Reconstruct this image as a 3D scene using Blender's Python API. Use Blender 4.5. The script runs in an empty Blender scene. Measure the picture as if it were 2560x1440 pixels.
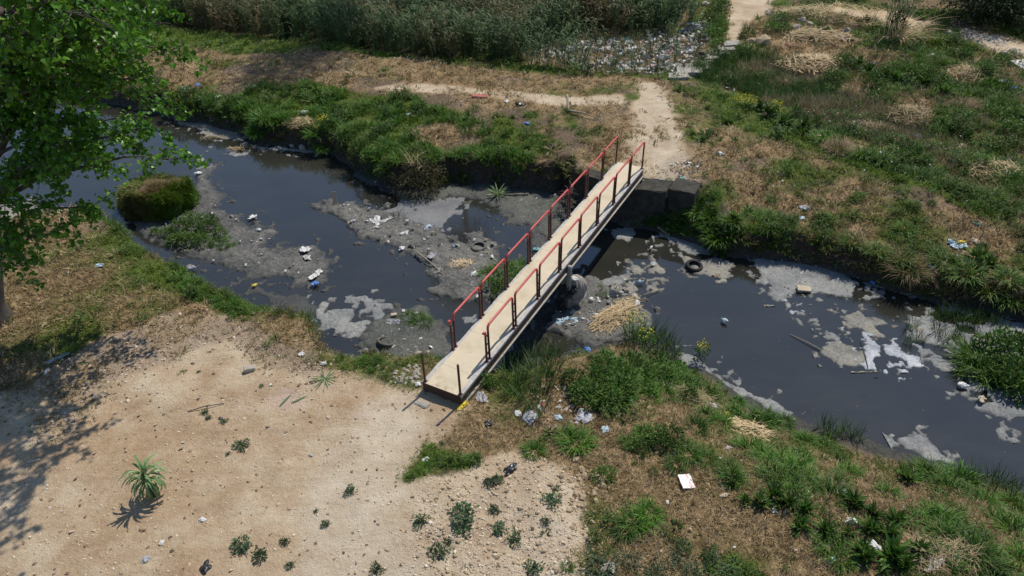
import bpy, bmesh, math, random
import numpy as np
from mathutils import Vector, Matrix

# ------------------------------------------------------------------ camera, sky, sun
scene = bpy.context.scene
COL = scene.collection
S = 1.15                                   # metres per unit of railing height
F, PITCH, ROLL = 1808.0, 0.64514, -0.026   # focal length in photo pixels, tilt, roll
CAM_H = 11.571 * S                         # camera above the bridge deck (deck top is z = 0)
cp, sp = math.cos(PITCH), math.sin(PITCH)
FWD = np.array([0, cp, -sp]); UP0 = np.array([0, sp, cp]); RT0 = np.array([1.0, 0, 0])
RT = RT0 * math.cos(ROLL) + UP0 * math.sin(ROLL)
UP = -RT0 * math.sin(ROLL) + UP0 * math.cos(ROLL)
cam_data = bpy.data.cameras.new('camera')
cam = bpy.data.objects.new('camera', cam_data); COL.objects.link(cam)
cam_data.sensor_width = 36.0; cam_data.lens = F / 2560.0 * 36.0
cam_data.clip_start = 0.1; cam_data.clip_end = 3000
M = Matrix.Identity(4)
for i in range(3):
    M[i][0], M[i][1], M[i][2] = RT[i], UP[i], -FWD[i]
M[2][3] = CAM_H
cam.matrix_world = M
scene.camera = cam

SUN_AZ, SUN_EL = math.radians(51), math.radians(57)     # azimuth from +x towards +y
world = bpy.data.worlds.new('World'); scene.world = world; world.use_nodes = True
wn = world.node_tree.nodes; wl = world.node_tree.links
sky = wn.new('ShaderNodeTexSky'); sky.sky_type = 'NISHITA'; sky.sun_disc = False
sky.sun_elevation = SUN_EL; sky.sun_rotation = math.pi / 2 - SUN_AZ
sky.air_density = 1.0; sky.dust_density = 0.15; sky.ozone_density = 2.5
wn['Background'].inputs['Strength'].default_value = 0.11
wl.new(sky.outputs['Color'], wn['Background'].inputs['Color'])
sun_d = bpy.data.lights.new('sun', 'SUN'); sun_d.energy = 3.95; sun_d.angle = math.radians(0.5)
sun_d.color = (1.0, 0.935, 0.82)
sun = bpy.data.objects.new('sun', sun_d); COL.objects.link(sun)
SV = Vector((math.cos(SUN_AZ) * math.cos(SUN_EL), math.sin(SUN_AZ) * math.cos(SUN_EL), math.sin(SUN_EL)))
sun.rotation_euler = (-SV).to_track_quat('-Z', 'Y').to_euler()
sun.location = SV * 60
vs = scene.view_settings
vs.view_transform = 'Standard'; vs.look = 'None'; vs.exposure = 0.2; vs.gamma = 1.0
vs.use_curve_mapping = False

ZW = -2.0          # water level
ZL = -0.3          # land level
rng = np.random.default_rng(7)

# ------------------------------------------------------------------ pixel -> place
def P(x, y, z):
    v = FWD + RT * (x - 1280) / F - UP * (y - 720) / F
    t = (z - CAM_H) / v[2]
    return np.array([0, 0, CAM_H]) + v * t
def PXY(pts, z):
    return np.array([P(a, b, z)[:2] for a, b in pts])

# ------------------------------------------------------------------ noise
def _hash(ix, iy, seed):
    h = (ix.astype(np.int64) * 374761393 + iy.astype(np.int64) * 668265263 + seed * 982451653) & 0x7fffffff
    h = ((h ^ (h >> 13)) * 1274126177) & 0x7fffffff
    return ((h ^ (h >> 16)) & 0xffff) / 65535.0
def vnoise(x, y, seed=0):
    ix = np.floor(x); iy = np.floor(y); fx = x - ix; fy = y - iy
    fx = fx * fx * (3 - 2 * fx); fy = fy * fy * (3 - 2 * fy)
    ix = ix.astype(np.int64); iy = iy.astype(np.int64)
    a = _hash(ix, iy, seed); b = _hash(ix + 1, iy, seed); c = _hash(ix, iy + 1, seed); d = _hash(ix + 1, iy + 1, seed)
    return (a * (1 - fx) + b * fx) * (1 - fy) + (c * (1 - fx) + d * fx) * fy
def fbm(x, y, scale, octaves=4, seed=0):
    s = 0.0; a = 0.5; t = 0.0; f = 1.0 / scale
    for o in range(octaves):
        s = s + a * vnoise(x * f + 17.3 * o, y * f - 9.1 * o, seed + o); t += a; a *= 0.5; f *= 2.03
    return s / t
def sstep(a, b, x):
    t = np.clip((x - a) / (b - a), 0, 1); return t * t * (3 - 2 * t)

def polysd(px, py, poly, vals=None):
    """signed distance, positive inside; optional per-vertex values interpolated at the nearest edge"""
    best = np.full(px.shape, 1e9); inside = np.zeros(px.shape, bool)
    out = None if vals is None else np.zeros(px.shape + (vals.shape[1],))
    n = len(poly)
    for i in range(n):
        ax, ay = poly[i]; bx, by = poly[(i + 1) % n]
        ex, ey = bx - ax, by - ay; L = ex * ex + ey * ey + 1e-12
        t = np.clip(((px - ax) * ex + (py - ay) * ey) / L, 0, 1)
        d = np.hypot(px - ax - t * ex, py - ay - t * ey)
        m = d < best
        best = np.where(m, d, best)
        if out is not None:
            v = vals[i] * (1 - t[..., None]) + vals[(i + 1) % n] * t[..., None]
            out[m] = v[m]
        if abs(ey) > 1e-12:
            c = ((ay > py) != (by > py)) & (px < ex * (py - ay) / ey + ax)
            inside ^= c
    sd = np.where(inside, best, -best)
    return sd if out is None else (sd, out)

# ------------------------------------------------------------------ river outline and ground height
_near = []
for x, y, w in [(-600, 590, .5), (-150, 572, .5), (60, 556, .5), (180, 536, .5), (245, 534, .5), (285, 572, .5), (320, 612, .5),
                (370, 650, .5), (450, 688, .5), (540, 735, .5), (600, 774, .5), (680, 778, .5), (760, 803, .5), (790, 850, .5),
                (812, 882, .5), (870, 897, .6), (950, 905, .7), (1010, 908, .8), (1070, 905, .9), (1150, 915, .8), (1235, 950, .6)]:
    q = P(x, y, ZL - .1); _near.append((q[0], q[1] + w, w, -.3))
for x, y, w in [(1310, 985, 1.0), (1350, 905, 2.2), (1440, 868, 3.2), (1560, 842, 4.2), (1650, 866, 4.4), (1700, 893, 4.4), (1760, 918, 4.4),
                (1830, 962, 4.4), (1900, 1002, 4.4), (1990, 1042, 4.4), (2100, 1084, 4.4), (2200, 1114, 4.4), (2350, 1156, 4.4), (2470, 1195, 4.4),
                (2600, 1235, 4.4), (3000, 1370, 4.4)]:
    q = P(x, y, ZW); _near.append((q[0], q[1], w, -.45))
_far = []
for x, y, w, tp_ in [(3100, 1010, .6, -.95), (2700, 860, .6, -.95), (2560, 808, .6, -.95), (2430, 775, .6, -.98), (2300, 745, .6, -1.0), (2200, 715, .6, -1.0), (2110, 682, .6, -1.0), (2000, 660, .6, -.98),
                (1890, 642, .6, -.9), (1820, 634, .7, -.8), (1760, 622, 1.2, -.6), (1700, 602, 1.6, -.42), (1650, 582, 1.6, -.4), (1580, 566, 1.2, -.4), (1500, 545, .5, -.4),
                (1440, 520, .35, -.4), (1415, 478, .4, -.42), (1385, 486, .45, -.55), (1340, 478, .5, -.72), (1250, 466, .5, -.8), (1130, 458, .5, -.85), (1060, 472, .6, -.85), (990, 474, .6, -.85),
                (930, 450, .6, -.85), (880, 415, .6, -.88), (830, 388, .6, -.9), (760, 372, .6, -.9), (640, 360, .6, -.9), (610, 335, .6, -.9), (520, 312, .6, -.95), (430, 296, .6, -.95),
                (390, 283, .6, -.95), (300, 262, .6, -.95), (150, 232, .6, -.95), (0, 210, .6, -.95), (-300, 150, .6, -.95), (-800, 40, .6, -.95)]:
    q = P(x, y, ZW); _far.append((q[0], q[1], w, tp_))
RIV = np.array(_near + _far)
RPOLY = RIV[:, :2]; RVALS = RIV[:, 2:]

def zone(px, py, pts, z=ZL, edge=.5, amp=.8, scale=1.3, seed=3):
    poly = PXY(pts, z)
    lo = poly.min(0) - 3; hi = poly.max(0) + 3
    a = np.zeros(px.shape)
    m = (px > lo[0]) & (px < hi[0]) & (py > lo[1]) & (py < hi[1])
    if m.any():
        sd = polysd(px[m], py[m], poly)
        sd = sd + (fbm(px[m], py[m], scale, 3, seed) - .5) * 2 * amp
        a[m] = sstep(-edge, edge, sd)
    return a

REED = [(250, -260), (330, 40), (480, 62), (640, 78), (830, 100), (1000, 128), (1180, 140), (1330, 150), (1480, 168), (1650, 180), (1700, 160), (1745, 100), (1720, 20), (1735, -260)]
REED_LOW = [(1290, 90), (1480, 75), (1720, 60), (1770, 100), (1745, 150), (1700, 185), (1560, 182), (1450, 160), (1330, 140)]
CATTAIL_R = [(1760, 150), (1830, 125), (1930, 130), (2060, 190), (2200, 250), (2320, 310), (2300, 345), (2180, 345), (2050, 325), (1960, 280), (1850, 220), (1740, 185)]
WILD_R = [(1740, 170), (1850, 40), (2100, -20), (2380, 60), (2700, 160), (2700, 640), (2560, 590), (2380, 480), (2230, 400), (2100, 350), (1950, 280), (1850, 210)]
RUBBLE = [(1040, 1240), (1130, 1180), (1300, 1120), (1440, 1150), (1540, 1270), (1500, 1380), (1480, 1600), (1050, 1600), (1000, 1400)]

def height(x, y):
    x = np.asarray(x, float); y = np.asarray(y, float)
    wx = x + (fbm(x, y, 1.1, 3, 11) - .5) * .55; wy = y + (fbm(x, y, 1.1, 3, 12) - .5) * .55
    sd, v = polysd(wx, wy, RPOLY, RVALS)
    d = -sd; w = v[..., 0]; top = v[..., 1]
    top = top + (-.38 - top) * sstep(0, 5.0, d - w)
    land = top + (fbm(x, y, 5.0, 3, 21) - .5) * .25 + (fbm(x, y, .8, 3, 22) - .5) * .09 + (fbm(x, y, .22, 2, 23) - .5) * .03
    far = sstep(60, 120, y); land = land + far * fbm(x, y, 40, 3, 9) * 3
    t = np.clip(d / w, 0, 1)
    prof = np.where(w > 1.0, t * t * (3 - 2 * t) * .5 + t * .5, 1 - (1 - t) ** 2.2)
    h = ZW + (land - ZW) * prof
    h = np.where(d < 0, ZW - .45 * sstep(0, .6, -d), h)
    bank = sstep(0, .3, d)
    h = h - bank * .5 * zone(x, y, REED, edge=1.0, amp=.6) - bank * .35 * zone(x, y, CATTAIL_R, edge=1.0, amp=.6)
    r = zone(x, y, RUBBLE, edge=.8, amp=.5)
    h = h + bank * r * (.06 + (fbm(x, y, .5, 3, 31) - .5) * .22)
    tk = zone(x, y, [(690, 1150), (860, 1080), (930, 1190), (760, 1270)], edge=.5, amp=.3)
    h = h + tk * .022 * np.sin((-.62 * x + .78 * y) * 2 * np.pi / .24 + fbm(x, y, .8, 2, 91) * 5) * sstep(.35, .6, fbm(x, y, .7, 3, 92))
    h = h + bank * zone(x, y, WILD_R, edge=1.0, amp=.6) * (fbm(x, y, 2.2, 3, 33) - .55) * .6
    return h
GRID = None
def hz(x, y):
    gx_, gy_, Z_ = GRID          # the ground sheet's own heights, interpolated
    i = int(np.clip(np.searchsorted(gx_, x) - 1, 0, len(gx_) - 2)); j = int(np.clip(np.searchsorted(gy_, y) - 1, 0, len(gy_) - 2))
    u = (x - gx_[i]) / (gx_[i + 1] - gx_[i]); v = (y - gy_[j]) / (gy_[j + 1] - gy_[j])
    return float((Z_[j, i] * (1 - u) + Z_[j, i + 1] * u) * (1 - v) + (Z_[j + 1, i] * (1 - u) + Z_[j + 1, i + 1] * u) * v)
def G(x, y):
    """point where the ray of a photo pixel meets the ground (or the water)"""
    z = ZL; q = P(x, y, z)
    for k in range(14):
        q = P(x, y, z); hh = max(hz(q[0], q[1]), ZW); z = z + (hh - z) * .6
    q = P(x, y, z); return np.array([q[0], q[1], max(hz(q[0], q[1]), ZW)])
def GW(x, y, z=ZW + .03):
    return P(x, y, z)

# ------------------------------------------------------------------ mesh helpers
def mesh_np(name, V, Fc, smooth=False):
    me = bpy.data.meshes.new(name)
    V = np.asarray(V, np.float32); Fc = np.asarray(Fc, np.int32); k = Fc.shape[1]; n = len(Fc)
    me.vertices.add(len(V)); me.vertices.foreach_set('co', V.ravel())
    me.loops.add(n * k); me.loops.foreach_set('vertex_index', Fc.ravel())
    me.polygons.add(n); me.polygons.foreach_set('loop_start', np.arange(0, n * k, k, dtype=np.int32))
    me.polygons.foreach_set('use_smooth', np.full(n, smooth, bool))
    me.update(calc_edges=True); me.validate()
    return me
def link(name, me, mat=None, parent=None, loc=None, rot=None, scale=None):
    o = bpy.data.objects.new(name, me); COL.objects.link(o)
    if mat is not None and len(me.materials) == 0: me.materials.append(mat)
    if parent is not None: o.parent = parent
    if loc is not None: o.location = [float(c) for c in loc]
    if rot is not None: o.rotation_euler = rot
    if scale is not None: o.scale = scale if hasattr(scale, '__len__') else (scale,) * 3
    return o
def tag(o, label, cat=None, group=None, kind=None):
    if label: o['label'] = label
    if cat: o['category'] = cat
    if group: o['group'] = group
    if kind: o['kind'] = kind
    return o
def empty(name, loc, rz=0):
    o = bpy.data.objects.new(name, None); COL.objects.link(o); o.location = [float(c) for c in loc]; o.rotation_euler = (0, 0, rz)
    o.empty_display_size = .2
    return o

class MB:
    def __init__(s): s.v = []; s.f = []
    def box(s, lo, hi):
        b = len(s.v)
        for z in (lo[2], hi[2]):
            for x, y in ((lo[0], lo[1]), (hi[0], lo[1]), (hi[0], hi[1]), (lo[0], hi[1])): s.v.append((x, y, z))
        for q in ((0, 3, 2, 1), (4, 5, 6, 7), (0, 1, 5, 4), (1, 2, 6, 5), (2, 3, 7, 6), (3, 0, 4, 7)): s.f.append([b + i for i in q])
        return s
    def tube(s, path, rad, n=8, cap=True):
        path = [Vector(p) for p in path]; m = len(path)
        if not hasattr(rad, '__len__'): rad = [rad] * m
        b = len(s.v); prev = None
        for i, p in enumerate(path):
            t = (path[min(i + 1, m - 1)] - path[max(i - 1, 0)]).normalized()
            if prev is None:
                a = Vector((0, 0, 1)) if abs(t.z) < .9 else Vector((1, 0, 0)); u = t.cross(a).normalized()
            else: u = (prev - t * prev.dot(t)).normalized()
            prev = u; w = t.cross(u)
            for k in range(n):
                an = 2 * math.pi * k / n
                s.v.append(tuple(p + (u * math.cos(an) + w * math.sin(an)) * rad[i]))
        for i in range(m - 1):
            for k in range(n):
                s.f.append([b + i * n + k, b + i * n + (k + 1) % n, b + (i + 1) * n + (k + 1) % n, b + (i + 1) * n + k])
        if cap:
            s.f.append([b + k for k in range(n)][::-1]); s.f.append([b + (m - 1) * n + k for k in range(n)])
        return s
    def mesh(s, name, smooth=False):
        me = bpy.data.meshes.new(name); me.from_pydata(s.v, [], s.f); me.update()
        if smooth: me.polygons.foreach_set('use_smooth', [True] * len(me.polygons))
        return me
    def build(s, name, mat, parent=None, smooth=False, **k):
        return link(name, s.mesh(name, smooth), mat, parent, **k)

# ------------------------------------------------------------------ materials
def newmat(name):
    m = bpy.data.materials.new(name); m.use_nodes = True
    nt = m.node_tree; b = nt.nodes['Principled BSDF']
    b.inputs['Specular IOR Level'].default_value = .25
    return m, nt, b
def N(nt, typ, **kw):
    n = nt.nodes.new(typ)
    for k, v in kw.items(): setattr(n, k, v)
    return n
def noise(nt, scale, detail=4, rough=.6, coord='Object', dist=0.0):
    tc = N(nt, 'ShaderNodeTexCoord'); n = N(nt, 'ShaderNodeTexNoise')
    n.inputs['Scale'].default_value = scale; n.inputs['Detail'].default_value = detail; n.inputs['Roughness'].default_value = rough
    n.inputs['Distortion'].default_value = dist
    nt.links.new(tc.outputs[coord], n.inputs['Vector']); return n.outputs['Fac']
def ramp(nt, fac, stops, interp='LINEAR'):
    r = N(nt, 'ShaderNodeValToRGB'); r.color_ramp.interpolation = interp
    el = r.color_ramp.elements
    while len(el) < len(stops): el.new(.5)
    for e, (p, c) in zip(el, stops):
        e.position = p; e.color = (*c, 1) if len(c) == 3 else c
    nt.links.new(fac, r.inputs['Fac']); return r.outputs['Color']
def mix(nt, fac, a, b, mode='MIX'):
    m = N(nt, 'ShaderNodeMix', data_type='RGBA', blend_type=mode); m.clamp_factor = True
    for s, i in ((fac, 0), (a, 6), (b, 7)):
        if hasattr(s, 'node'): nt.links.new(s, m.inputs[i])
        else: m.inputs[i].default_value = s if i == 0 else (*s, 1)
    return m.outputs[2]
def math_(nt, op, a, b=None, c=None):
    m = N(nt, 'ShaderNodeMath', operation=op)
    for i, s in enumerate((a, b, c)):
        if s is None: continue
        if hasattr(s, 'node'): nt.links.new(s, m.inputs[i])
        else: m.inputs[i].default_value = s
    return m.outputs[0]
def mrange(nt, v, a, b, c=0.0, d=1.0):
    m = N(nt, 'ShaderNodeMapRange'); nt.links.new(v, m.inputs[0])
    for i, s in zip((1, 2, 3, 4), (a, b, c, d)): m.inputs[i].default_value = s
    return m.outputs[0]
def bump(nt, b, h, strength=.4, dist=.02):
    n = N(nt, 'ShaderNodeBump'); n.inputs['Strength'].default_value = strength; n.inputs['Distance'].default_value = dist
    nt.links.new(h, n.inputs['Height']); nt.links.new(n.outputs['Normal'], b.inputs['Normal'])

def simple(name, col, rough=.8, var=.25, scale=12, spec=.25, bmp=.2, col2=None, metallic=0):
    m, nt, b = newmat(name)
    f = noise(nt, scale, 5, .65)
    c2 = col2 or tuple(c * (1 - var) for c in col)
    nt.links.new(ramp(nt, f, [(.3, c2), (.7, col)]), b.inputs['Base Color'])
    b.inputs['Roughness'].default_value = rough; b.inputs['Specular IOR Level'].default_value = spec; b.inputs['Metallic'].default_value = metallic
    if bmp: bump(nt, b, noise(nt, scale * 3, 4), bmp, .01)
    return m

def veg(name, green, green2, dry, transl=.3, rough=.55, nscale=3.0):
    """leaf material: tint 0 = green, 1 = dry; each plant varies a little"""
    m, nt, b = newmat(name)
    at = N(nt, 'ShaderNodeAttribute', attribute_type='INSTANCER', attribute_name='tint')
    oi = N(nt, 'ShaderNodeObjectInfo')
    geo = N(nt, 'ShaderNodeNewGeometry')
    isl = geo.outputs['Random Per Island']
    g = mix(nt, isl, green, green2)
    dd = mix(nt, oi.outputs['Random'], dry, tuple(c * .62 for c in dry))
    tf = math_(nt, 'ADD', at.outputs['Fac'], math_(nt, 'MULTIPLY', math_(nt, 'SUBTRACT', isl, .5), .55))
    tf = mrange(nt, tf, .15, .85)
    c = mix(nt, tf, g, dd)
    val = mrange(nt, oi.outputs['Random'], 0, 1, .62, 1.38)
    hsv = N(nt, 'ShaderNodeHueSaturation'); nt.links.new(val, hsv.inputs['Value']); nt.links.new(c, hsv.inputs['Color'])
    c = hsv.outputs['Color']
    nt.links.new(c, b.inputs['Base Color']); b.inputs['Roughness'].default_value = rough
    b.inputs['Specular IOR Level'].default_value = .3
    t = N(nt, 'ShaderNodeBsdfTranslucent'); nt.links.new(c, t.inputs['Color'])
    ms = N(nt, 'ShaderNodeMixShader'); ms.inputs[0].default_value = transl
    nt.links.new(b.outputs[0], ms.inputs[1]); nt.links.new(t.outputs[0], ms.inputs[2])
    nt.links.new(ms.outputs[0], nt.nodes['Material Output'].inputs['Surface'])
    return m

M_GRASS = veg('grass_blades', (.080, .14, .013), (.16, .235, .024), (.34, .245, .115))
M_LUSH = veg('lush_grass_blades', (.040, .110, .010), (.095, .205, .018), (.32, .25, .10))
M_WEED = veg('weed_leaves', (.038, .10, .013), (.095, .185, .030), (.30, .22, .09))
M_SAGE = veg('grey_green_weed_leaves', (.055, .10, .045), (.10, .16, .075), (.25, .22, .13))
M_REED = veg('reed_leaves', (.050, .100, .026), (.125, .185, .075), (.27, .18, .095))
M_CAT = veg('cattail_blades', (.025, .072, .013), (.070, .145, .028), (.40, .32, .19))
M_TREE = veg('poplar_leaves', (.040, .115, .009), (.095, .22, .015), (.3, .3, .06), transl=.32, rough=.33)
M_FLOWER = simple('yellow_petals', (.75, .6, .03), .7, .2)
M_BARK = simple('bark', (.12, .10, .085), .95, .55, 6, bmp=.8)
M_STRAW = veg('straw', (.46, .34, .19), (.58, .45, .27), (.30, .21, .12), transl=.1, rough=.8)
M_WOOD = simple('weathered_wood', (.36, .30, .22), .9, .4, 18)
M_STONE = simple('pale_stone', (.46, .41, .34), .95, .45, 9, bmp=.6)
M_CLOD = simple('dry_soil_clod', (.46, .35, .225), 1.0, .4, 10, bmp=.6)
M_RUBBER = simple('tyre_rubber', (.022, .022, .024), .75, .4, 25)
M_RUBBER_DUSTY = simple('muddy_tyre_rubber', (.16, .15, .125), .95, .55, 14)
M_CONC = simple('concrete', (.40, .37, .32), .9, .4, 5, bmp=.4)
M_DARKCONC = simple('stained_concrete', (.075, .068, .055), .95, .5, 3, bmp=.8, col2=(.022, .022, .018))  # much darker than the plain concrete, mottled by noise
M_RED = simple('red_paint', (.56, .065, .06), .42, .25, 14, spec=.45, bmp=.15, col2=(.36, .055, .045))
M_MAROON = simple('maroon_paint', (.085, .026, .026), .5, .35, 10, spec=.4, bmp=.05)
M_STEEL = simple('brown_steel', (.06, .035, .03), .6, .4, 6, bmp=.1)
M_WHITE = simple('white_plastic', (.72, .71, .68), .5, .45, 9, spec=.4, bmp=.1)
M_GREYPL = simple('grey_plastic', (.38, .38, .40), .5, .3, 6, spec=.4)
M_TEAL = simple('teal_plastic', (.16, .42, .40), .5, .2, 6, spec=.4)
M_BLUE = simple('blue_plastic', (.09, .22, .55), .5, .2, 6, spec=.4)
M_PALEBLUE = simple('pale_blue_plastic', (.42, .55, .62), .5, .25, 6, spec=.4)
M_YELLOW = simple('yellow_plastic', (.62, .47, .03), .5, .25, 8, spec=.4)
M_BLACKPL = simple('black_plastic', (.02, .02, .022), .35, .3, 6, spec=.5)
M_BRICKRED = simple('faded_red_plastic', (.42, .14, .12), .7, .25, 6)
M_TARP = simple('dirty_cloth', (.36, .315, .27), .95, .35, 7, bmp=.5)
M_BUFF = simple('buff_board', (.52, .43, .31), .85, .25, 9)

def mat_ground():
    m, nt, b = newmat('ground')
    def att(n):
        a = N(nt, 'ShaderNodeAttribute', attribute_type='GEOMETRY', attribute_name=n); return a.outputs['Fac']
    n1 = noise(nt, 1.1, 7, .68); n2 = noise(nt, 9, 6, .7); n3 = noise(nt, 45, 4, .7); n4 = noise(nt, .35, 4, .5)
    j = math_(nt, 'MULTIPLY', math_(nt, 'SUBTRACT', n2, .5), .9)
    def sharp(w):
        return mrange(nt, math_(nt, 'ADD', w, j), .3, .7)
    soil = ramp(nt, n2, [(.3, (.085, .062, .042)), (.55, (.155, .115, .08)), (.75, (.235, .18, .125))])
    tan = ramp(nt, n2, [(.28, (.35, .25, .157)), (.5, (.495, .38, .255)), (.72, (.58, .475, .338))])
    tanb = ramp(nt, n1, [(.36, (.37, .255, .16)), (.5, (.485, .37, .246)), (.64, (.585, .49, .36))])
    tan = mix(nt, .62, tan, tanb)
    mp = N(nt, 'ShaderNodeMapping'); mp.inputs['Rotation'].default_value = (0, 0, -.55); mp.inputs['Scale'].default_value = (.55, 2.6, 1)
    tcm = N(nt, 'ShaderNodeTexCoord'); nt.links.new(tcm.outputs['Object'], mp.inputs['Vector'])
    ns = N(nt, 'ShaderNodeTexNoise'); ns.inputs['Scale'].default_value = 1.6; ns.inputs['Detail'].default_value = 6; ns.inputs['Roughness'].default_value = .65
    nt.links.new(mp.outputs[0], ns.inputs['Vector'])
    scuff = ramp(nt, ns.outputs['Fac'], [(.34, (.74, .68, .62)), (.48, (.98, .97, .96)), (.62, (1.10, 1.11, 1.13))])
    tan = mix(nt, .38, tan, scuff, 'MULTIPLY')
    tan = mix(nt, .7, tan, ramp(nt, n4, [(.38, (.84, .76, .69)), (.5, (1, 1, 1)), (.62, (1.06, 1.08, 1.1))]), 'MULTIPLY')
    grit = ramp(nt, n3, [(.36, (.78, .76, .74)), (.5, (1, 1, 1)), (.66, (1.08, 1.08, 1.08))])
    tan = mix(nt, .8, tan, grit, 'MULTIPLY')
    pale = ramp(nt, n1, [(.35, (.47, .37, .26)), (.62, (.595, .505, .385))])
    pale = mix(nt, .7, pale, grit, 'MULTIPLY'); pale = mix(nt, .3, pale, scuff, 'MULTIPLY')
    straw = ramp(nt, n2, [(.3, (.15, .10, .055)), (.5, (.29, .20, .11)), (.72, (.43, .325, .19))])
    green = ramp(nt, n2, [(.3, (.035, .055, .010)), (.5, (.075, .11, .02)), (.72, (.14, .16, .035))])
    pink = ramp(nt, n3, [(.35, (.38, .25, .2)), (.65, (.60, .47, .41))])
    bankc = ramp(nt, n2, [(.3, (.03, .022, .016)), (.55, (.075, .054, .038)), (.75, (.13, .095, .065))])
    litter = ramp(nt, n3, [(.35, (.12, .09, .065)), (.5, (.27, .205, .15)), (.62, (.46, .38, .30))])
    c = mix(nt, sharp(att('w_tan')), soil, tan)
    c = mix(nt, sharp(att('w_pale')), c, pale)
    c = mix(nt, sharp(att('w_pink')), c, pink)
    c = mix(nt, sharp(att('w_litter')), c, litter)
    c = mix(nt, sharp(att('w_dry')), c, straw)
    c = mix(nt, sharp(att('w_green')), c, green)
    c = mix(nt, sharp(att('w_bank')), c, bankc)
    mud = ramp(nt, n2, [(.3, (.035, .036, .034)), (.6, (.085, .084, .076))])
    c = mix(nt, att('w_mud'), c, mud)
    nt.links.new(c, b.inputs['Base Color']); b.inputs['Roughness'].default_value = .97; b.inputs['Specular IOR Level'].default_value = .1
    hsum = math_(nt, 'ADD', math_(nt, 'MULTIPLY', n2, 1.0), math_(nt, 'MULTIPLY', n3, .5))
    hsum = math_(nt, 'ADD', hsum, math_(nt, 'MULTIPLY', noise(nt, 22, 5, .75), .8))
    bump(nt, b, hsum, .85, .06)
    return m
def mat_water():
    m, nt, b = newmat('murky_water')
    n = noise(nt, .35, 4, .55)
    c = ramp(nt, n, [(.35, (.0225, .0225, .0185)), (.65, (.029, .0285, .0235))])
    tc = N(nt, 'ShaderNodeTexCoord'); v = N(nt, 'ShaderNodeTexVoronoi'); v.inputs['Scale'].default_value = 3.2
    nt.links.new(tc.outputs['Object'], v.inputs['Vector'])
    n3 = noise(nt, 1.2, 3, .5)
    mp = N(nt, 'ShaderNodeMapping'); mp.inputs['Rotation'].default_value = (0, 0, .45); mp.inputs['Scale'].default_value = (.25, .8, 1)
    nt.links.new(tc.outputs['Object'], mp.inputs['Vector']); ns = N(nt, 'ShaderNodeTexNoise'); ns.inputs['Scale'].default_value = 1.0; ns.inputs['Detail'].default_value = 7; ns.inputs['Roughness'].default_value = .7
    nt.links.new(mp.outputs[0], ns.inputs['Vector'])
    c = mix(nt, .5, c, ramp(nt, ns.outputs['Fac'], [(.35, (.78, .8, .85)), (.5, (1, 1, 1)), (.66, (1.35, 1.32, 1.25))]), 'MULTIPLY')
    nt.links.new(mrange(nt, ns.outputs['Fac'], .4, .7, .04, .09), b.inputs['Roughness'])
    f = math_(nt, 'MULTIPLY', mrange(nt, v.outputs['Distance'], .055, .035), mrange(nt, n3, .45, .6))     # floating specks
    nt.links.new(mix(nt, f, c, (.16, .155, .14)), b.inputs['Base Color'])
    b.inputs['IOR'].default_value = 1.70; b.inputs['Specular IOR Level'].default_value = .5
    bump(nt, b, noise(nt, 2.2, 3, .5), .02, .02)
    return m
def mat_mud(name, dark, mid, light, fleck, fl=.62, warm=(.20, .15, .10), wl_=.66, rough=.85, wet=None):
    m, nt, b = newmat(name)
    n1 = noise(nt, 1.6, 6, .65); n2 = noise(nt, 14, 6, .72); n3 = noise(nt, 38, 3, .7)
    c = ramp(nt, n2, [(.3, dark), (.5, mid), (.72, light)])
    c = mix(nt, mrange(nt, n1, wl_, wl_ + .08), c, warm)
    c = mix(nt, mrange(nt, n3, fl, fl + .05), c, fleck)
    big = noise(nt, .7, 4, .6)
    c = mix(nt, .75, c, ramp(nt, big, [(.35, (.55, .56, .58)), (.5, (.9, .9, .9)), (.68, (1.25, 1.22, 1.15))]), 'MULTIPLY')
    if wet:      # soaked near the waterline
        tc = N(nt, 'ShaderNodeTexCoord'); sx = N(nt, 'ShaderNodeSeparateXYZ'); nt.links.new(tc.outputs['Object'], sx.inputs[0])
        zz = math_(nt, 'ADD', sx.outputs['Z'], math_(nt, 'MULTIPLY', math_(nt, 'SUBTRACT', n2, .5), (wet[1] - wet[0]) * .9))
        wf = mrange(nt, zz, wet[1], wet[0])
        c = mix(nt, wf, c, (.040, .041, .040)); nt.links.new(mrange(nt, wf, 0, 1, rough, .35), b.inputs['Roughness'])
    else: b.inputs['Roughness'].default_value = rough
    nt.links.new(c, b.inputs['Base Color'])
    bump(nt, b, math_(nt, 'ADD', n2, math_(nt, 'MULTIPLY', n3, .5)), .8, .04)
    return m
M_GROUND = mat_ground(); M_WATER = mat_water()
M_MUD = mat_mud('grey_mud', (.055, .055, .052), (.135, .132, .122), (.235, .228, .205), (.48, .47, .45), .69, wet=(.015, .085))
M_MUDWET = mat_mud('wet_green_mud', (.035, .038, .036), (.085, .088, .078), (.16, .16, .135), (.34, .34, .33), .68, warm=(.10, .095, .05), rough=.6, wet=(.01, .07))
M_SCUM = mat_mud('pale_scum', (.13, .13, .13), (.24, .245, .24), (.34, .345, .335), (.60, .60, .58), .64, warm=(.25, .19, .135), wl_=.62, wet=(.002, .022))
M_SCUMW = mat_mud('white_scum', (.22, .235, .26), (.40, .42, .46), (.58, .60, .63), (.8, .8, .8), .62, wl_=.8, wet=(.0, .018))
M_SCUMT = mat_mud('tan_scum', (.13, .125, .11), (.24, .23, .20), (.36, .34, .29), (.6, .6, .58), .66, wl_=.6, wet=(.002, .022))
M_FILM = mat_mud('smooth_grey_film', (.15, .152, .158), (.185, .187, .192), (.215, .217, .222), (.26, .26, .26), .7, warm=(.17, .168, .165), wl_=.55, rough=.7)

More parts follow.
